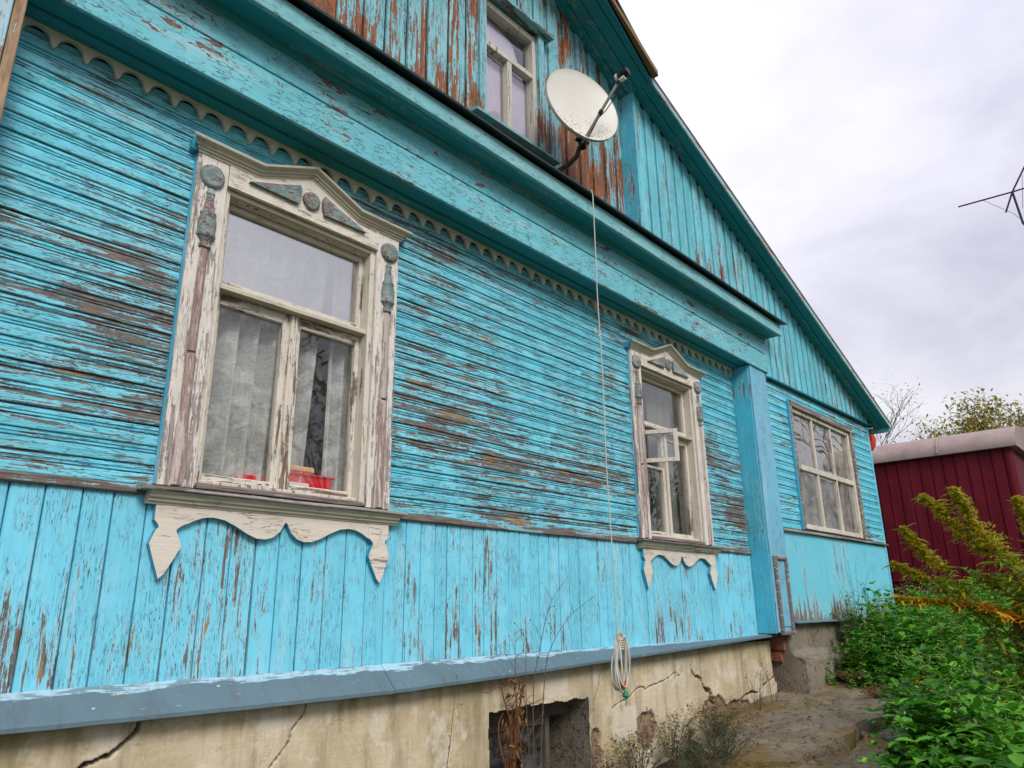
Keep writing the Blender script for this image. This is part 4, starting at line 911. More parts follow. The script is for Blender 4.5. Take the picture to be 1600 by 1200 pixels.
curtain('lace_curtain', 'patterned grey lace curtain filling the left part of the larger carved window', 1.46, 2.20, 2.19, 3.66, 0.155, 'lace', 6, 0.034, -0.10)
curtain('net_curtain', 'plain sheer curtain strip at the right side of the larger carved window', 2.25, 2.42, 2.19, 3.66, 0.155, 'lace', 2, 0.022, -0.02)
curtain('side_curtain', 'pale drawn curtain at the left of the carved window with the open vent', 5.23, 5.40, 2.2, 3.2, 0.20, 'beige_cloth', 2, 0.015)
curtain('side_drape', 'grey green curtain at the right of the carved window with the open vent', 5.72, 6.12, 2.2, 3.62, 0.20, 'grey_cloth', 3, 0.015)
curtain('white_curtain', 'white curtain behind the lower panes of the six pane window', 8.03, 9.72, 2.43, 3.06, -0.155, 'white_cloth', 7, 0.010)
curtain('beige_curtain', 'beige curtain hanging at the right edge of the six pane window', 9.40, 9.80, 2.43, 3.70, -0.125, 'beige_cloth', 2, 0.010)
def torn_sheet():
    m = MB(); V = [(3.29, 5.07), (3.87, 5.07), (3.865, 5.66), (3.84, 5.70), (3.825, 5.76), (3.835, 5.80), (3.80, 5.83), (3.71, 5.99), (3.66, 6.045), (3.30, 6.10)]
    n = len(V); m.add([(a, 0.012 + 0.006 * math.sin(a * 40), b) for a, b in V] + [(a, 0.016 + 0.006 * math.sin(a * 40), b) for a, b in V], [tuple(range(n)), tuple(range(2 * n - 1, n - 1, -1))] + [(i, n + i, n + (i + 1) % n, (i + 1) % n) for i in range(n)])
    tag(m.build('window_sheet', 'lilac_sheet'), 'pale lilac sheet with a torn corner behind the attic window panes', 'sheet')
torn_sheet()
inner_sill_y = 0.13
tr = thing('sill_tray', 'bright red plastic tray with a peach lid on the larger window sill', 'tray', (2.05, 0.16, 2.19))
def trp(name, mat, fn):
    m = MB(); fn(m); o = m.build(name, mat); o.parent = tr; return o
trp('tray', 'redplastic', lambda m: (m.prism([(-0.030, 0.004), (0.034, 0.004), (0.046, 0.10), (0.040, 0.10), (0.028, 0.012), (-0.024, 0.012), (-0.036, 0.10), (-0.042, 0.10)], 'X', -0.05, 0.25, 2), m.cbox(-0.30, -0.05, -0.03, 0.035, 0.004, 0.07, 0.02, 'Y')))
trp('rim', 'redplastic', lambda m: m.cbox(-0.06, 0.26, -0.052, 0.052, 0.1005, 0.112, 0.004, 'X'))
trp('lid', 'peach', lambda m: m.cbox(-0.055, 0.13, -0.05, 0.05, 0.1125, 0.15, 0.012, 'X'))
trp('label_strip', 'whitep', lambda m: m.cbox(-0.04, 0.10, -0.055, -0.045, 0.02, 0.06, 0.003, 'X'))
sb = MB(); sb.cbox(5.60, 5.645, 0.30, 0.33, 2.7, 3.66, 0.003, 'Z'); tag(sb.build('wooden_pole', 'orangewood', None), 'orange varnished wooden pole inside the carved window with the open vent', 'pole')

# satellite dish
dish = thing('satellite_dish', 'round off white satellite dish on a bent arm beside the attic window', 'satellite dish', (4.05, -0.09, 4.93))
DC = Vector((3.935, -0.50, 5.30)); DN = Vector((-0.335, -0.92, 0.16)).normalized(); DR = 0.335
dU = Vector((0, 0, 1)).cross(DN).normalized(); dV = DN.cross(dU).normalized()
def dpart(name, mat, fn, smooth=True):
    m = MB(); fn(m); m.v = [tuple(Vector(q) - dish.location) for q in m.v]; o = m.build(name, mat, None, False, smooth); o.parent = dish; return o
def dishmesh(m):
    n = 48; rings = 9; vs = []; fs = []
    def ring(r, dep):
        return [DC + (dU * math.cos(6.28318 * i / n) * 0.93 + dV * math.sin(6.28318 * i / n) * 1.02) * r + DN * dep for i in range(n)]
    prof = [(DR * k / rings, -0.05 + 0.05 * (k / rings) ** 2) for k in range(1, rings + 1)] + [(DR * 1.02, 0.004), (DR * 1.03, -0.006), (DR * 1.02, -0.022), (DR * 0.96, -0.026)] + [(DR * k / 6, -0.075 + 0.05 * (k / 6) ** 2) for k in (5, 3, 1)]
    for r, d in prof: vs += ring(r, d)
    for k in range(len(prof) - 1):
        for i in range(n): fs.append((k * n + i, k * n + (i + 1) % n, (k + 1) * n + (i + 1) % n, (k + 1) * n + i))
    fs.append(tuple(range(n))); fs.append(tuple((len(prof) - 1) * n + i for i in range(n)))
    m.add(vs, fs)
dpart('reflector', 'dishw', dishmesh)
LNB = Vector((3.962, -0.85, 5.384)); AB = DC - dV * DR * 1.02 - DN * 0.03 + dU * -0.02
dpart('feed_arm', 'galv', lambda m: m.tube([AB - DN * 0.03, AB, LNB + (AB - LNB) * 0.04], 0.011, 8))
dpart('arm_clip', 'blackp', lambda m: (m.tube([AB.lerp(LNB, 0.40), AB.lerp(LNB, 0.46)], 0.016, 8), m.tube([AB.lerp(LNB, 0.86), AB.lerp(LNB, 1.0)], 0.015, 8)))
ld = (DC - LNB).normalized()
dpart('receiver_head', 'blackp', lambda m: m.tube([LNB - ld * 0.055, LNB - ld * 0.05, LNB - ld * 0.01, LNB, LNB + ld * 0.012, LNB + ld * 0.03], [0.02, 0.032, 0.036, 0.03, 0.03, 0.033], 16))
dpart('feed_cap', 'dishw', lambda m: m.tube([LNB + ld * 0.031, LNB + ld * 0.05, LNB + ld * 0.055], [0.035, 0.034, 0.02], 16))
dpart('receiver_collar', 'whitep', lambda m: m.tube([LNB + (AB - LNB) * 0.02 + Vector((0, -0.03, -0.02)), LNB + Vector((0, 0.02, -0.035))], 0.020, 12))
BK = DC - DN * 0.085
dpart('bracket', 'blackp', lambda m: (m.tube([BK - dV * 0.22, BK - dV * 0.30, BK - dV * 0.36], [0.035, 0.04, 0.03], 8), m.tube([BK - dV * 0.30 - dU * 0.06, BK - dV * 0.30 + dU * 0.06], 0.012, 8)))
dpart('wall_arm', 'steel', lambda m: m.tube([BK - dV * 0.27, Vector((3.99, -0.42, 5.00)), Vector((4.02, -0.36, 4.945)), Vector((4.04, -0.26, 4.925)), Vector((4.055, -0.09, 4.92))], 0.020, 10))
dpart('wall_plate', 'steel', lambda m: m.cbox(4.0, 4.11, -0.104, -0.096, 4.84, 5.0, 0.003, 'X'), False)
dpart('arm_cable', 'blackp', lambda m: m.tube([LNB + Vector((0.0, 0.01, -0.03)), LNB + Vector((0.015, 0.03, -0.10)), AB.lerp(LNB, 0.5) + Vector((0.03, 0, -0.01)), AB.lerp(LNB, 0.35) + Vector((0.012, 0, 0)), AB + Vector((0.01, 0, -0.03)), BK - dV * 0.36 + Vector((0.03, 0, 0.0))], 0.004, 6))

# hanging cable with coil
cb = thing('hanging_cable', 'thin pale cable hanging from the cornice to a tied coil at its end', 'cable', (4.02, -0.49, 1.1))
def cpart(name, mat, fn):
    m = MB(); fn(m); m.v = [tuple(Vector(q) - cb.location) for q in m.v]; o = m.build(name, mat, None, False, True); o.parent = cb; return o
path = [(4.03, -0.20, 4.70), (4.02, -0.40, sag(4.0, 4.655)), (4.015, -0.484, sag(4.0, 4.642)), (4.017, -0.492, sag(4, 4.60))]
for i in range(1, 26):
    t = i / 25; path.append((4.017 + 0.03 * t ** 3 + 0.004 * math.sin(t * 17), -0.492 + 0.003 * math.sin(t * 11), 4.55 - 3.14 * t))
cpart('cable', 'cable', lambda m: m.tube(path, 0.0042, 6))
cpart('loop', 'cable', lambda m: m.tube([(4.017 + 0.028 * math.cos(a) - 0.028, -0.492 + 0.004 * math.sin(a), 3.45 + 0.03 * math.sin(a)) for a in [k * 6.283 / 14 for k in range(15)]], 0.0038, 6))
for i in range(7):
    hx = 0.060 + rnd.uniform(-0.018, 0.022); hz = 0.165 + rnd.uniform(-0.025, 0.012); cx = 4.065 + rnd.uniform(-0.012, 0.03); tl = rnd.uniform(-0.38, 0.10); cy = -0.485 + rnd.uniform(-0.02, 0.02)
    def lp_(m):
        P = []
        for k in range(29):
            a = k * 6.28318 / 28; u = hx * math.cos(a) * (1 - 0.25 * math.sin(a)); w = hz * math.sin(a)
            P.append((cx + u + tl * (-w - 0.165) * 0.5, cy + 0.012 * math.sin(a * 2 + i), 1.285 + w))
        m.tube(P, 0.0054, 6)
    cpart('coil_turn', 'cable', lp_)
cpart('coil_wrap', 'cable', lambda m: m.tube([(4.075 + 0.022 * math.cos(a), -0.487 + 0.022 * math.sin(a), 1.425 - a * 0.0022) for a in [k * 0.45 for k in range(68)]], 0.0054, 6))
cpart('red_tie', 'redtape', lambda m: m.lathe([(-0.018, .020), (-0.012, .024), (0.012, .024), (0.018, .020)], (4.075, -0.487, 1.155), 'Z', 12))
cpart('green_tie', 'greentape', lambda m: (m.lathe([(-0.02, .012), (-0.01, .02), (0.012, .018), (0.02, .01)], (4.105, -0.487, 1.095), 'Z', 10), m.tube([(4.105, -0.487, 1.08), (4.11, -0.49, 1.05), (4.098, -0.488, 1.03)], [0.005, 0.004, 0.003], 6)))

# ================================================================== slab, stones, stump
def rough_block(name, poly, ztop, thick, mat, seed, kind=None, label=None, cat=None, parent=None):
    """polygon block with noisy top and chipped rim; ztop(x,y)"""
    bm = bmesh.new(); vs = [bm.verts.new((x, y, 0)) for x, y in poly]; f = bm.faces.new(vs)
    bmesh.ops.triangulate(bm, faces=[f])
    bmesh.ops.subdivide_edges(bm, edges=bm.edges[:], cuts=9, use_grid_fill=True)
    bmesh.ops.triangulate(bm, faces=bm.faces[:])
    ext = bmesh.ops.extrude_face_region(bm, geom=bm.faces[:])
    newv = [g for g in ext['geom'] if isinstance(g, bmesh.types.BMVert)]; ns = set(newv)
    for v in bm.verts:
        n = mnoise.fractal(Vector((v.co.x * 2.2 + seed, v.co.y * 2.2, 0.3)), 1.0, 2.0, 4)
        j = Vector((mnoise.noise(Vector((v.co.x * 5, v.co.y * 5, seed))), mnoise.noise(Vector((v.co.x * 5, v.co.y * 5, seed + 9))), 0)) * 0.07
        z = ztop(v.co.x, v.co.y)
        v.co = Vector((v.co.x, v.co.y, z + n * 0.035)) + j if v in ns else Vector((v.co.x * 1.0, v.co.y, z - thick))
    bmesh.ops.recalc_face_normals(bm, faces=bm.faces)
    me = bpy.data.meshes.new(name); bm.to_mesh(me); bm.free(); me.materials.append(M[mat])
    o = bpy.data.objects.new(name, me); COL.objects.link(o); return tag(o, label, cat, None, kind)
rough_block('pavement_slab', [(5.55, -0.06), (6.6, -0.06), (7.35, -0.10), (7.95, -0.38), (7.75, -0.80), (7.02, -1.10), (6.62, -1.16), (6.40, -1.08), (5.9, -1.15), (5.2, -1.05), (4.9, -0.6)],
            lambda x, y: 0.70 + 0.085 * (x - 5.6) + 0.02 * y, 0.14, 'concrete', 1.0, 'structure')
rough_block('pavement_slab', [(4.2, -0.50), (4.95, -0.62), (5.25, -1.07), (5.9, -1.18), (6.42, -1.11), (6.15, -1.36), (5.70, -1.48), (5.2, -1.60), (4.6, -1.45), (4.0, -1.1)],
            lambda x, y: 0.625 + 0.075 * (x - 5.6) + 0.03 * (y + 1), 0.22, 'concrete', 6.0, 'structure')
def stone(x, y, r, seed, label):
    bm = bmesh.new(); bmesh.ops.create_icosphere(bm, subdivisions=3, radius=r)
    for v in bm.verts:
        n = mnoise.fractal(v.co / r * 0.9 + Vector((seed, 0, 0)), 1, 2, 3); v.co *= 1 + 0.35 * n; v.co.z *= 0.62
    me = bpy.data.meshes.new('stone'); bm.to_mesh(me); bm.free(); me.materials.append(M['stone'])
    o = bpy.data.objects.new('stone', me); COL.objects.link(o); o.location = (x, y, gh(x, y) + r * 0.25); tag(o, label, 'stone')
stone(5.28, -1.78, 0.13, 2, 'pale rounded stone lying in the green weeds beside the broken slab corner')
stone(6.35, -1.36, 0.14, 5, 'flat grey stone wedged under the edge of the upper concrete slab')
stone(6.9, -0.72, 0.035, 8, 'small loose pebble lying on top of the concrete slab')
st = MB(); st.tube([(6.78, -2.33, 0.6), (6.75, -2.32, 1.1), (6.73, -2.30, 1.4), (6.72, -2.30, 1.62), (6.74, -2.31, 1.68), (6.76, -2.31, 1.62)], [0.20, 0.16, 0.15, 0.13, 0.08, 0.02], 11)
st.v = [(a + 0.05 * mnoise.noise(Vector((a * 6, b * 6, c * 5))), b + 0.05 * mnoise.noise(Vector((a * 6 + 9, b * 6, c * 5))), c + 0.06 * mnoise.noise(Vector((a * 9, b * 9 + 5, c)))) for a, b, c in st.v]
tag(st.build('tree_stump', 'darkwood'), 'dark rotten stump behind the orange and yellow goldenrod', 'stump')

# ================================================================== maroon container shed
shed = thing('metal_shed', 'maroon ribbed metal shed with a faded pink rounded roof', 'shed', (13.0, 0, 1.2))
def spart(name, mat, fn, smooth=False):
    m = MB(); fn(m); m.v = [tuple(Vector(q) - shed.location) for q in m.v]; o = m.build(name, mat, None, False, smooth); o.parent = shed; return o
SY0, SY1 = -1.50, 4.6; SXB = 19.0
part_w = spart('wall', 'maroon', lambda m: (m.box(13.0, 13.05, SY0 + 0.06, SY1, 1.0, 3.86), m.box(13.05, SXB, SY0, SY0 + 0.05, 1.0, 3.86), m.box(13.05, SXB, SY1 - 0.05, SY1, 1.0, 3.86), m.box(SXB - 0.05, SXB, SY0, SY1, 1.0, 3.86)))
y = SY0 + 0.10
while y < SY1 - 0.1:
    m = MB(); w = 0.165
    m.prism([(12.999, y + 0.006), (12.985, y + 0.014), (12.983, y + w - 0.014), (12.999, y + w - 0.006)], 'Z', 1.0, 3.86, 5, 0.0012); m.v = [tuple(Vector(q) - shed.location) for q in m.v]
    o = m.build('wall_panel', 'maroon'); o.parent = shed; y += w
spart('corner_trim', 'maroon', lambda m: m.tube([(13.03, SY0 + 0.045, 1.0), (13.03, SY0 + 0.045, 3.86)], 0.065, 12), True)
def sroof(m):
    prof = [(12.90, 3.83), (12.89, 3.89), (12.93, 3.99), (13.05, 4.10), (13.3, 4.19), (14.2, 4.32), (16.0, 4.40), (17.8, 4.32), (18.7, 4.19), (19.0, 4.05), (19.1, 3.83)]
    m.prism([(a, b) for a, b in prof], 'Y', SY0 - 0.10, SY1 + 0.1, 8, 0.0)
spart('roof', 'pinkroof', sroof, True)
spart('lower_rail', 'maroon', lambda m: m.cbox(12.955, 12.982, SY0 + 0.12, SY1 - 0.1, 1.95, 1.975, 0.004, 'Y'))
for yy in (0.6, -0.55): spart('roof_seam', 'pinkroof', lambda m: m.tube([(12.885, yy, 3.86), (12.92, yy, 3.99), (13.04, yy, 4.105), (13.3, yy, 4.196), (14.2, yy, 4.325)], 0.014, 6))

# ================================================================== TV antenna on a mast
an = thing('roof_antenna', 'dark crossed rod television antenna on a mast above the shed', 'antenna', (13.2, -2.6, 1.2))
def apart(name, fn):
    m = MB(); fn(m); m.v = [tuple(Vector(q) - an.location) for q in m.v]; o = m.build(name, 'antenna', None, False, True); o.parent = an; return o
HUB = Vector((12.96, -2.25, 7.81))
apart('mast', lambda m: m.tube([(13.2, -2.62, 1.1), (13.2, -2.62, 6.6)], 0.022, 8))
apart('boom', lambda m: m.tube([(13.2, -2.62, 6.55), (12.96, -2.29, 7.25), HUB], 0.017, 8))
apart('rod', lambda m: m.tube([(12.88, -1.51, 7.81), HUB, (13.02, -2.75, 7.83)], 0.013, 8))
apart('rod', lambda m: m.tube([(12.95, -2.11, 7.50), HUB, (12.99, -2.50, 8.22)], 0.014, 8))
apart('guy_wire', lambda m: (m.tube([(12.92, -1.85, 7.81), (12.97, -2.20, 7.45), (13.0, -2.35, 7.2)], 0.0035, 5), m.tube([(12.99, -2.42, 8.05), (12.98, -2.33, 7.5)], 0.0035, 5)))

# ================================================================== vegetation
def leaf_geo(n_seg=2):
    """unit leaf along +x, folded along the midrib, 6 triangles"""
    V = np.array([(0, 0, 0), (0.32, 0.26, 0.045), (0.32, -0.26, 0.045), (0.38, 0, -0.02), (0.72, 0.17, 0.0), (0.72, -0.17, 0.0), (0.74, 0, -0.045), (1.0, 0, -0.13)], float)
    F = np.array([(0, 3, 1), (0, 2, 3), (1, 3, 6), (1, 6, 4), (2, 6, 3), (2, 5, 6), (4, 6, 7), (5, 7, 6)], int)
    return V, F
LV, LF = leaf_geo()
LVS = np.array([(0, 0, 0), (0.5, 0.16, 0.03), (0.5, -0.16, 0.03), (1.0, 0, -0.05)], float); LFS = np.array([(0, 2, 1), (1, 2, 3)], int)
class Leaves:
    def __init__(s): s.V = []; s.F = []; s.R = []; s.n = 0
    def add(s, base, az, el, size, width=1.0, roll=0.0, simple=False):
        lv, lf = (LVS, LFS) if simple else (LV, LF)
        d = np.array([math.cos(az) * math.cos(el), math.sin(az) * math.cos(el), math.sin(el)])
        side = np.array([-math.sin(az), math.cos(az), 0.0]); up = np.cross(d, side)
        if roll: side, up = side * math.cos(roll) + up * math.sin(roll), up * math.cos(roll) - side * math.sin(roll)
        q = lv * size; P = np.asarray(base) + q[:, :1] * d + q[:, 1:2] * side * width + q[:, 2:3] * up
        s.V.append(P); s.F.append(lf + s.n); s.R.append(np.full(len(lv), rnd.random())); s.n += len(lv)
    def build(s, name, mat, parent=None, loc=None):
        V = np.concatenate(s.V)
        if loc is not None: V = V - np.asarray(loc)
        return raw_mesh(name, V, np.concatenate(s.F), mat, parent, {'leafrand': np.concatenate(s.R)})
# nettle-like ground cover: prototypes merged into one mass
def weed_proto(seed):
    r = random.Random(seed); L_ = Leaves(); h = r.uniform(0.40, 0.66); lean = (r.uniform(-0.12, 0.12), r.uniform(-0.12, 0.12)); az = r.uniform(0, 6.28)
    n = 8
    for k in range(n):
        t = 0.25 + 0.75 * k / (n - 1); p = (lean[0] * t * t, lean[1] * t * t, h * t); sz = 0.135 * (1.15 - 0.72 * max(0, t - 0.35) / 0.65) * r.uniform(0.85, 1.2)
        for s in (0, math.pi): L_.add(p, az + s + r.uniform(-0.3, 0.3), r.uniform(-0.35, 0.35) + (0.5 if t > 0.9 else 0.0), sz, r.uniform(1.0, 1.25), r.uniform(-0.3, 0.3))
        az += 1.57 + r.uniform(-0.3, 0.3)
    for k in range(4): L_.add((lean[0], lean[1], h), r.uniform(0, 6.28), r.uniform(0.2, 1.0), 0.055, 0.9)
    return np.concatenate(L_.V), np.concatenate(L_.F), np.concatenate(L_.R)
def in_slab(x, y):
    return (y > -1.22 - 0.08 * math.sin(x * 5) and x < 7.68) or (x < 6.30 and y > -1.64 + 0.05 * math.sin(x * 9)) or (x < 4.9 and y > -1.9)
protos = [weed_proto(s) for s in range(8)]
def scatter_weeds():
    V = []; F = []; R = []; n = 0
    cnt = 0
    while cnt < 2300:
        x = rnd.uniform(4.1, 12.8); y = rnd.uniform(-4.2, -0.28)
        if in_slab(x, y): continue
        edge = -3.3 + 0.15 * x                                   # frame edge line; thin out well beyond it
        if y < edge - 0.9: continue
        if x > 10.8 and y > -0.3: continue
        if rnd.random() < (x - 4) / 22: continue
        d = mnoise.noise(Vector((x * 0.9, y * 0.9, 5.0)))
        s = (0.95 + 0.60 * d) * rnd.uniform(0.65, 1.25)
        if x > 7.6 and y > -0.9: s *= 0.85
        if not in_slab(x - 0.25, y + 0.2) is False: s *= 0.7
        a = rnd.uniform(0, 6.28); ca, sa = math.cos(a), math.sin(a)
        pv, pf_, pr = protos[rnd.randrange(8)]
        q = pv * s; q = np.stack([q[:, 0] * ca - q[:, 1] * sa + x, q[:, 0] * sa + q[:, 1] * ca + y, q[:, 2] + gh(x, y) - 0.03], -1)
        V.append(q); F.append(pf_ + n); R.append(pr); n += len(q); cnt += 1
    o = raw_mesh('weeds', np.concatenate(V), np.concatenate(F), 'weedleaf', None, {'leafrand': np.concatenate(R)})
    tag(o, 'dense bright green nettle-like weeds covering the bank beside the slab', 'weeds', None, 'stuff')
scatter_weeds()
def other_weeds():
    lv = Leaves(); dead = Leaves(); stems = MB()
    for i in range(260):
        x = rnd.uniform(4.3, 11.5); y = rnd.uniform(-3.3, -0.35)
        if in_slab(x, y) or in_slab(x - 0.15, y + 0.2) or y < -3.3 + 0.15 * x - 0.6: continue
        h = rnd.uniform(0.45, 0.95); z0 = gh(x, y); lx, ly = rnd.uniform(-.15, .15), rnd.uniform(-.15, .15)
        stems.tube([(x, y, z0), (x + lx * .4, y + ly * .4, z0 + h * .55), (x + lx, y + ly, z0 + h)], [0.0026, 0.002, 0.001], 4, False)
        tgt = dead if rnd.random() < 0.22 else lv
        for k in range(13):
            t = 0.35 + 0.65 * k / 12; tgt.add((x + lx * t * t, y + ly * t * t, z0 + h * t), rnd.uniform(0, 6.28), rnd.uniform(-0.5, 0.8), rnd.uniform(0.05, 0.12) * (1.3 - 0.7 * t), 0.5, rnd.uniform(-.5, .5))
    tag(stems.build('weed_stems', 'greenstem'), 'thin stems standing among the green weeds', 'stems', None, 'stuff')
    tag(lv.build('narrow_weeds', 'goldleaf'), 'taller narrow leaved yellow green weeds mixed into the nettle bank', 'weeds', None, 'stuff')
    tag(dead.build('withered_weeds', 'drygrass'), 'withered tan leaves scattered through the green bank', 'weeds', None, 'stuff')
other_weeds()
def weed_buds():                                              # pale flower clusters on the weed tips
    lv = Leaves()
    for i in range(420):
        x = rnd.uniform(4.3, 11.5); y = rnd.uniform(-3.2, -0.35)
        if in_slab(x, y) or y < -3.3 + 0.15 * x - 0.5: continue
        d = mnoise.noise(Vector((x * 0.9, y * 0.9, 5.0))); z = gh(x, y) + 0.56 * (0.95 + 0.6 * d) * rnd.uniform(0.95, 1.2)
        for k in range(14): lv.add((x + rnd.gauss(0, .022), y + rnd.gauss(0, .022), z + rnd.gauss(0, .02)), rnd.uniform(0, 6.28), rnd.uniform(-.3, 1.2), 0.022, 1.4, 0, True)
    tag(lv.build('weed_blossom', 'budleaf'), 'small pale yellow green blossom clusters topping the dense green weeds', 'blossom', None, 'stuff')
M['budleaf'] = mat_leaf('weed_bud', (0.16, 0.30, 0.05), (0.36, 0.45, 0.16))
weed_buds()
def litter():                                                 # dry leaves and crumbs on the slabs
    lv = Leaves()
    for i in range(420):
        x = rnd.uniform(4.6, 7.8); y = rnd.uniform(-1.35, -0.10)
        t1 = 0.70 + 0.085 * (x - 5.6) + 0.02 * y if (y > -1.05 and x > 5.1) else 0.625 + 0.075 * (x - 5.6) + 0.03 * (y + 1)
        lv.add((x, y, t1 + 0.022 + rnd.uniform(0, .01)), rnd.uniform(0, 6.28), rnd.uniform(-.3, .3), rnd.choice((0.015, 0.02, 0.03, 0.045)), 1.2, rnd.uniform(-.5, .5))
    tag(lv.build('leaf_litter', 'drygrass'), 'scattered dry leaf crumbs lying on the mossy concrete slabs', 'litter', None, 'stuff')
litter()

def spline(pts, n):
    P = [Vector(p) for p in pts]; out = []
    for k in range(n + 1):
        t = k / n * (len(P) - 1); i = min(int(t), len(P) - 2); f = t - i
        p0, p1, p2, p3 = P[max(i - 1, 0)], P[i], P[i + 1], P[min(i + 2, len(P) - 1)]
        out.append(0.5 * ((2 * p1) + (p2 - p0) * f + (2 * p0 - 5 * p1 + 4 * p2 - p3) * f * f + (3 * p1 - p0 - 3 * p2 + p3) * f ** 3))
    return out
def goldenrod(label, pts, plume_from, leafmat, plumemat, plume=1.0, group=None, lsize=0.15):
    plume *= 1.25; plume_from = max(0.3, plume_from - 0.14)
    base = Vector(pts[0]); t_ = thing('goldenrod_plant', label, 'plant', base, group)
    P = spline(pts, 26); n = len(P)
    m = MB(); m.tube([p - base for p in P], [0.006 * (1 - 0.8 * k / n) + 0.001 for k in range(n)], 6); o = m.build('stem', 'deadstem', None, False, True); o.parent = t_
    lv = Leaves(); pl = Leaves()
    for k in range(3, n - 1):
        f = k / (n - 1)
        for s in range(8 if f < plume_from else 3):
            p = P[k].lerp(P[k + 1], rnd.random()); lv.add(p, rnd.uniform(0, 6.28), rnd.uniform(-0.5, 0.6), lsize * rnd.uniform(0.7, 1.25) * (1.15 - 0.5 * f), 0.36, rnd.uniform(-0.5, 0.5))
        if f >= plume_from:
            g_ = (f - plume_from) / (1 - plume_from + 1e-6)
            for s in range(20):
                ln = plume * 0.085 * (1 - 0.75 * g_) * rnd.uniform(0.5, 1.1); az = rnd.uniform(0, 6.28); d = (Vector((math.cos(az), math.sin(az), rnd.uniform(0.0, 0.9))).normalized() + (P[k + 1] - P[k]).normalized() * 0.7).normalized()
                st_ = P[k].lerp(P[k + 1], rnd.random())
                for q in range(8):
                    pp = st_ + d * ln * q / 7 + Vector((0, 0, -0.035 * (q / 7) ** 2))
                    for _ in range(2): pl.add(pp, rnd.uniform(0, 6.28), rnd.uniform(-0.4, 1.0), 0.030, 0.9, 0, True)
    o = lv.build('leaves', leafmat, t_, base); o['kind'] = 'stuff'
    if pl.n: o = pl.build('plume', plumemat, t_, base); o['kind'] = 'stuff'
# positions lie about six metres from the path, along the bank
goldenrod('tall goldenrod with an upright bushy yellow green plume against the maroon shed', [(6.1, -2.75, 0.5), (6.02, -2.55, 1.2), (5.93, -2.38, 1.72), (5.86, -2.20, 2.10), (5.83, -2.12, 2.36)], 0.72, 'goldleaf', 'goldplume', 1.5)
goldenrod('long arching goldenrod with an olive plume above a reddish stem', [(6.0, -2.85, 0.5), (5.95, -2.62, 1.30), (5.92, -2.40, 1.74), (5.85, -2.14, 2.02), (5.81, -2.0, 2.24), (5.79, -1.93, 2.33)], 0.62, 'goldleaf', 'goldplume', 1.05)
goldenrod('short goldenrod with a small curled plume beside the annex corner', [(6.1, -2.5, 0.5), (6.0, -2.32, 1.25), (5.9, -2.08, 1.66), (5.82, -1.88, 1.92), (5.78, -1.77, 2.12)], 0.74, 'goldleaf', 'goldplume', 1.0)
goldenrod('low leaning goldenrod with pointed leaves and a thin tip', [(6.1, -2.4, 0.55), (5.98, -2.22, 1.30), (5.88, -2.02, 1.63), (5.80, -1.83, 1.78), (5.77, -1.67, 1.88)], 0.82, 'goldleaf', 'goldplume', 0.7)
goldenrod('orange autumn goldenrod stem lying almost level over the green weeds', [(6.1, -2.72, 0.7), (5.98, -2.5, 1.36), (5.92, -2.36, 1.50), (5.85, -2.12, 1.58), (5.80, -1.88, 1.62), (5.77, -1.66, 1.64)], 0.80, 'orangeleaf', 'goldplume', 0.6)
goldenrod('rust coloured goldenrod sprig drooping in front of the dark stump', [(6.2, -2.8, 0.7), (6.0, -2.55, 1.30), (5.95, -2.42, 1.46), (5.92, -2.30, 1.52)], 0.7, 'orangeleaf', 'orangeleaf', 0.7)
goldenrod('goldenrod with a drooping yellow plume and reddish lower stem behind the arching one', [(6.5, -2.7, 0.6), (6.42, -2.52, 1.3), (6.36, -2.36, 1.72), (6.32, -2.22, 2.0), (6.30, -2.10, 2.14)], 0.68, 'goldleaf', 'goldplume', 0.9)
goldenrod('leafy goldenrod shoot with green lance shaped leaves low beside the stump', [(6.1, -2.75, 0.6), (6.05, -2.60, 1.15), (6.0, -2.42, 1.5), (5.95, -2.26, 1.70), (5.93, -2.18, 1.78)], 0.9, 'goldleaf', 'goldplume', 0.5)
goldenrod('goldenrod with sparse green leaves between the taller plumes', [(6.3, -2.9, 0.6), (6.2, -2.70, 1.35), (6.1, -2.55, 1.75), (6.02, -2.48, 2.05), (5.99, -2.45, 2.28)], 0.78, 'goldleaf', 'goldplume', 1.0)

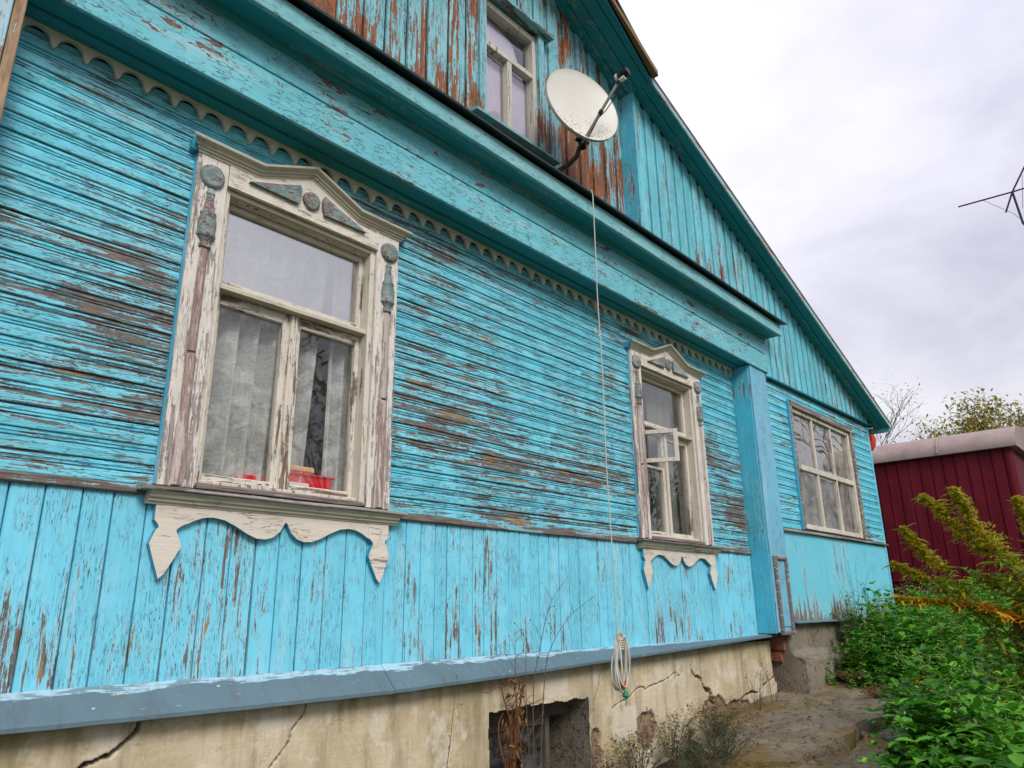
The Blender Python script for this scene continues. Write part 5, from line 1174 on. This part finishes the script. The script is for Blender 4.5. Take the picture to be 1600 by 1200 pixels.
# wiry weeds at the plinth foot
def wiry(label, x, y, h, n, spread, flowers=False, leafmat='wiryleaf', lsz=0.03, twig='deadtwig', density=1.0, z0=None, lean=(0, 0)):
    zb = gh(x, y) if z0 is None else z0; b = Vector((x, y, zb)); t_ = thing('wiry_weed', label, 'plant', b)
    m = MB(); lv = Leaves(); fl = MB()
    for i in range(n):
        a = rnd.uniform(0, 6.28); r = spread * rnd.uniform(0.2, 1); hh = h * rnd.uniform(0.55, 1)
        tip = Vector((math.cos(a) * r + lean[0], min(math.sin(a) * r + lean[1], 0.10), hh)); P = spline([(rnd.uniform(-.03, .03), rnd.uniform(-.03, .03), -0.02), tuple(tip * 0.5 + Vector((rnd.uniform(-.03, .03), rnd.uniform(-.03, .03), hh * 0.12))), tuple(tip)], 8)
        m.tube(P, [0.0028 * (1 - 0.7 * k / 8) for k in range(9)], 5)
        for k in range(2, 9):
            for q in range(int(2 * density + rnd.random())):
                br = P[k] + Vector((rnd.uniform(-.035, .035), rnd.uniform(-.035, .035), rnd.uniform(-0.01, .03)))
                if rnd.random() < 0.5: m.tube([P[k], br], [0.0014, 0.0008], 4, False)
                lv.add(b + br, rnd.uniform(0, 6.28), rnd.uniform(-0.4, 0.8), lsz * rnd.uniform(0.5, 1.2), 0.8)
        if flowers and i % 4 == 0: fl.lathe([(0.0, 0.002), (0.006, 0.009), (0.012, 0.007)], P[-1], 'Z', 7)
    o = m.build('stems', twig); o.parent = t_; o['kind'] = 'stuff'
    if lv.n: o = lv.build('leaves', leafmat, t_, b); o['kind'] = 'stuff'
    if fl.v: o = fl.build('flowers', 'yellowflower'); o.parent = t_; o['kind'] = 'stuff'
wiry('wiry green weed with small yellow flowers right of the cellar opening', 4.62, -0.20, 0.34, 26, 0.26, True, z0=0.48)
wiry('tall flowering weed stalk with yellow buds against the cracked plaster', 5.05, -0.22, 0.38, 24, 0.24, True, z0=0.54)
wiry('tangled dark weed at the foot of the wide plaster crack', 5.55, -0.32, 0.32, 44, 0.38, False, z0=0.60)
wiry('dark tangled weed sprawling onto the concrete slab', 5.0, -0.62, 0.30, 46, 0.40, False, z0=0.56)
wiry('low sprawling weed in front of the cracked plinth beside the slab', 4.55, -0.75, 0.28, 40, 0.36, False, z0=0.54)
wiry('thin seed-headed weed rising before the end of the plaster plinth', 6.3, -0.30, 0.42, 7, 0.20, False, z0=0.74, density=0.5, lsz=0.02)
wiry('small green weed standing against the cellar window jamb', 4.30, -0.18, 0.22, 10, 0.12, True, z0=0.52)
wiry('bushy green weed growing against the smooth annex panel', 8.55, -0.36, 0.52, 16, 0.20, False, 'weedleaf', 0.05, z0=1.2)
wiry('bare branching seed stalks rising in front of the smooth annex panel', 8.75, -0.36, 0.95, 8, 0.42, False, 'deadtwig_leaf' if False else 'wiryleaf', 0.014, z0=1.2, density=0.7)
wiry('short dry grass tuft on the slab under the annex plinth', 7.85, -0.55, 0.10, 26, 0.22, False, 'drygrass', 0.03, 'deadstem', z0=0.89)
wiry('low brown moss and grass clump at the outer edge of the upper slab', 7.35, -0.95, 0.12, 34, 0.28, False, 'drygrass', 0.03, 'deadstem', z0=0.80)
wiry('green and tan grass tuft creeping over the near end of the lower slab', 4.35, -1.15, 0.24, 40, 0.34, False, 'goldleaf', 0.035, z0=0.44)
wiry('yellowing grass tuft in front of the lower broken slab', 4.6, -1.55, 0.22, 26, 0.22, False, 'goldleaf', 0.03, z0=0.42)
wiry('orange leaved sprig beside the upper slab edge among weeds', 7.2, -1.38, 0.22, 10, 0.12, False, 'orangeleaf', 0.06, 'deadstem', z0=0.80)

# dry vine beside the cellar opening and leafless twig plant
def vine():
    b = Vector((3.40, -0.17, 0.0)); t_ = thing('dry_vine', 'withered rust brown vine climbing in front of the cellar opening', 'vine', b)
    m = MB()
    for i in range(7):
        x0 = rnd.uniform(-0.03, 0.03); P = [Vector((x0 + 0.02 * math.sin(k * 0.7 + i) - 0.06 + 0.012 * k, rnd.uniform(-0.02, 0.02), 0.10 + k * 0.098)) for k in range(12 - (i % 3))]
        m.tube(spline(P, 30), [0.007 * (1 - 0.6 * k / 30) for k in range(31)], 6)
    for pts in ([(0.02, 0, 0.95), (-0.06, -.01, 1.10), (-0.11, -.02, 1.19), (-0.2, -.02, 1.16), (-0.28, -.02, 1.18)], [(0.04, 0, 1.0), (0.1, -.01, 1.06), (0.2, -.01, 1.07), (0.32, .02, 1.085)], [(-0.03, 0, 0.72), (-0.09, 0, 0.88), (-0.10, 0, 0.98), (-0.06, 0, 1.04)], [(0.05, 0, 1.0), (0.10, 0, 1.1), (0.14, 0, 1.2)]):
        m.tube(spline(pts, 14), [0.005 * (1 - 0.6 * k / 14) for k in range(15)], 5)
    m.build('stems', 'deadstem', None, False, True).parent = t_
    lv = Leaves()
    for i in range(260):
        z = rnd.uniform(0.55, 1.22); lv.add(b + Vector((rnd.uniform(-0.05, 0.09) + 0.1 * (z - 0.9), rnd.uniform(-0.04, 0.03), z)), rnd.uniform(0, 6.28), rnd.uniform(-1.4, 0.2), 0.048 * rnd.uniform(0.5, 1.3), 0.45, rnd.uniform(-1, 1))
    o = lv.build('withered_leaves', 'deadstemleaf', t_, b); o['kind'] = 'stuff'
M['deadstemleaf'] = mat_leaf('withered_leaf', (0.13, 0.055, 0.02), (0.26, 0.12, 0.035))
vine()
def twigs(label, base, stems, mat='deadtwig'):
    b = Vector(base); t_ = thing('dry_twig', label, 'plant', b); m = MB()
    for pts in stems:
        P = spline([Vector(p) for p in pts], 14); m.tube([p - b for p in P], [0.0036 * (1 - 0.7 * k / 14) for k in range(15)], 5)
        for k in range(4, 14):
            if rnd.random() < 0.75:
                d = Vector((rnd.uniform(-1, 1), rnd.uniform(-0.4, 0.1), rnd.uniform(0.2, 1))) * rnd.uniform(0.05, 0.17)
                m.tube([P[k] - b, P[k] - b + d * 0.5 + Vector((0, 0, 0.012)), P[k] - b + d], [0.0018, 0.0013, 0.0007], 4, False)
                if rnd.random() < 0.6: m.lathe([(-0.006, 0.001), (0, 0.0045), (0.006, 0.001)], P[k] - b + d, 'Z', 5)
    m.build('stems', mat).parent = t_
twigs('thin leafless dry weed branching in front of the apron boards', (3.55, -0.22, 0.4), [[(3.55, -.22, .4), (3.52, -.24, 1.1), (3.56, -.26, 1.35), (3.62, -.30, 1.62), (3.75, -.33, 1.78)], [(3.57, -.22, .4), (3.62, -.24, 1.15), (3.66, -.27, 1.38), (3.78, -.33, 1.56), (3.98, -.38, 1.68)], [(3.53, -.22, .4), (3.46, -.24, 1.1), (3.45, -.26, 1.45)], [(3.52, -.2, .4), (3.38, -.24, 1.1), (3.36, -.25, 1.5)]])
twigs('single dry stalk with brown seed heads against the yellow plinth', (2.90, -0.14, 0.3), [[(2.90, -.14, .3), (2.91, -.15, .7), (2.95, -.15, .95), (2.97, -.16, 1.16)]], 'deadstem')
twigs('thin bent seed stalk curving over the end of the plinth', (6.75, -0.25, 0.8), [[(6.75, -.25, .75), (6.82, -.27, .95), (6.95, -.26, 1.05), (7.08, -.26, 1.20)], [(6.70, -.25, .75), (6.62, -.27, .98), (6.52, -.25, 1.15)]])
twigs('dead yellow stalk lying across the tangled weeds by the slab', (4.75, -0.55, 0.6), [[(4.45, -.7, .62), (4.9, -.62, .70), (5.4, -.55, .78), (5.9, -.5, .80)], [(4.6, -.8, .60), (5.1, -.7, .66), (5.6, -.62, .76)]], 'deadstem')

# ================================================================== trees
def make_tree(name, label, loc, height, seed, leaf=None, leafn=0, lsize=0.10, spread=0.55, depth=5, cat='tree', group=None, trunk_r=0.12, crown_from=0.3, density=1.0):
    r = random.Random(seed); b = Vector(loc); t_ = thing(name, label, cat, b, group); tr_ = MB(); cr_ = MB(); tips = []
    def grow(p, d, ln, rad, lev):
        n = 3; P = [p]; q = p.copy()
        for k in range(n):
            d = (d + Vector((r.uniform(-.18, .18), r.uniform(-.18, .18), r.uniform(-.05, .12)))).normalized(); q = q + d * ln / n; P.append(q.copy())
        (tr_ if lev == 0 else cr_).tube(P, [rad * (1 - 0.35 * k / n) for k in range(n + 1)], 7 if lev < 2 else 4, False)
        if lev >= depth: tips.append(q); return
        for k in range(3 if lev else 4):
            a = r.uniform(0, 6.28); sp = spread * r.uniform(0.7, 1.4)
            nd = (d + Vector((math.cos(a) * sp, math.sin(a) * sp, r.uniform(0.0, 0.25)))).normalized()
            grow(P[-1] if k < 2 else P[2], nd, ln * r.uniform(0.62, 0.82), rad * 0.58, lev + 1)
        if lev >= 2: tips.append(q)
    grow(Vector((0, 0, -0.1)), Vector((0, 0, 1)), height * crown_from, trunk_r, 0)
    tr_.build('trunk', 'bark', None, False, True).parent = t_
    o = cr_.build('branches' if leaf is None else 'limbs', 'bark'); o.parent = t_
    if leaf:
        lv = Leaves()
        for p in tips:
            for k in range(leafn):
                q = b + p + Vector((r.gauss(0, 0.22), r.gauss(0, 0.22), r.gauss(0, 0.2))); lv.add(q, r.uniform(0, 6.28), r.uniform(-0.8, 0.6), lsize * r.uniform(0.6, 1.3), 1.2, 0, True)
        o = lv.build('crown', leaf, t_, b); o['kind'] = 'stuff'
    return t_
make_tree('bare_tree', 'nearly leafless dark tree rising behind the annex eave', (25.0, 3.3, 1.2), 9.7, 3, 'yellowtree', 2, 0.12, 0.6, 6)
make_tree('bare_tree', 'fine bare branches of a tree beyond the right end of the shed', (24.2, -4.0, 1.2), 8.6, 11, None, 0, 0.1, 0.62, 6)
make_tree('yellow_tree', 'yellowing leafy tree whose crown shows over the pink shed roof', (30.0, 1.9, 1.2), 8.3, 5, 'yellowtree', 16, 0.20, 0.6, 5)
make_tree('yellow_tree', 'smaller yellow green tree between the bare tree and the yellow crown', (30.5, 3.9, 1.2), 8.5, 9, 'yellowtree', 9, 0.17, 0.6, 5)
# across the yard behind the viewer: mirrored in the glass
for i, (x, y, h) in enumerate([(7.0, -15.5, 9.0), (12.5, -14.0, 9.5), (18.0, -13.0, 8.5), (25.0, -12.5, 7.5), (2.0, -17.0, 8.0)]):
    make_tree('garden_tree', 'green garden tree across the yard mirrored in the window glass', (x, y, 0.9 if x > 8 else 0.3), h, 20 + i, 'greentree', 10, 0.26, 0.6, 4, 'tree', 'garden trees across the yard', 0.16)
nh = thing('neighbour_house', 'grey gabled house across the yard mirrored in the six pane window', 'house', (38, -11, 1.2))
def npart(name, mat, fn):
    m = MB(); fn(m); o = m.build(name, mat); o.parent = nh
npart('wall', 'neigh', lambda m: m.box(-7, 9, -4, 3, -0.4, 4.6))
npart('roof', 'neighroof', lambda m: m.prism([(-4.5, 4.5), (3.5, 4.5), (-0.5, 7.0)], 'X', -7.5, 9.5))
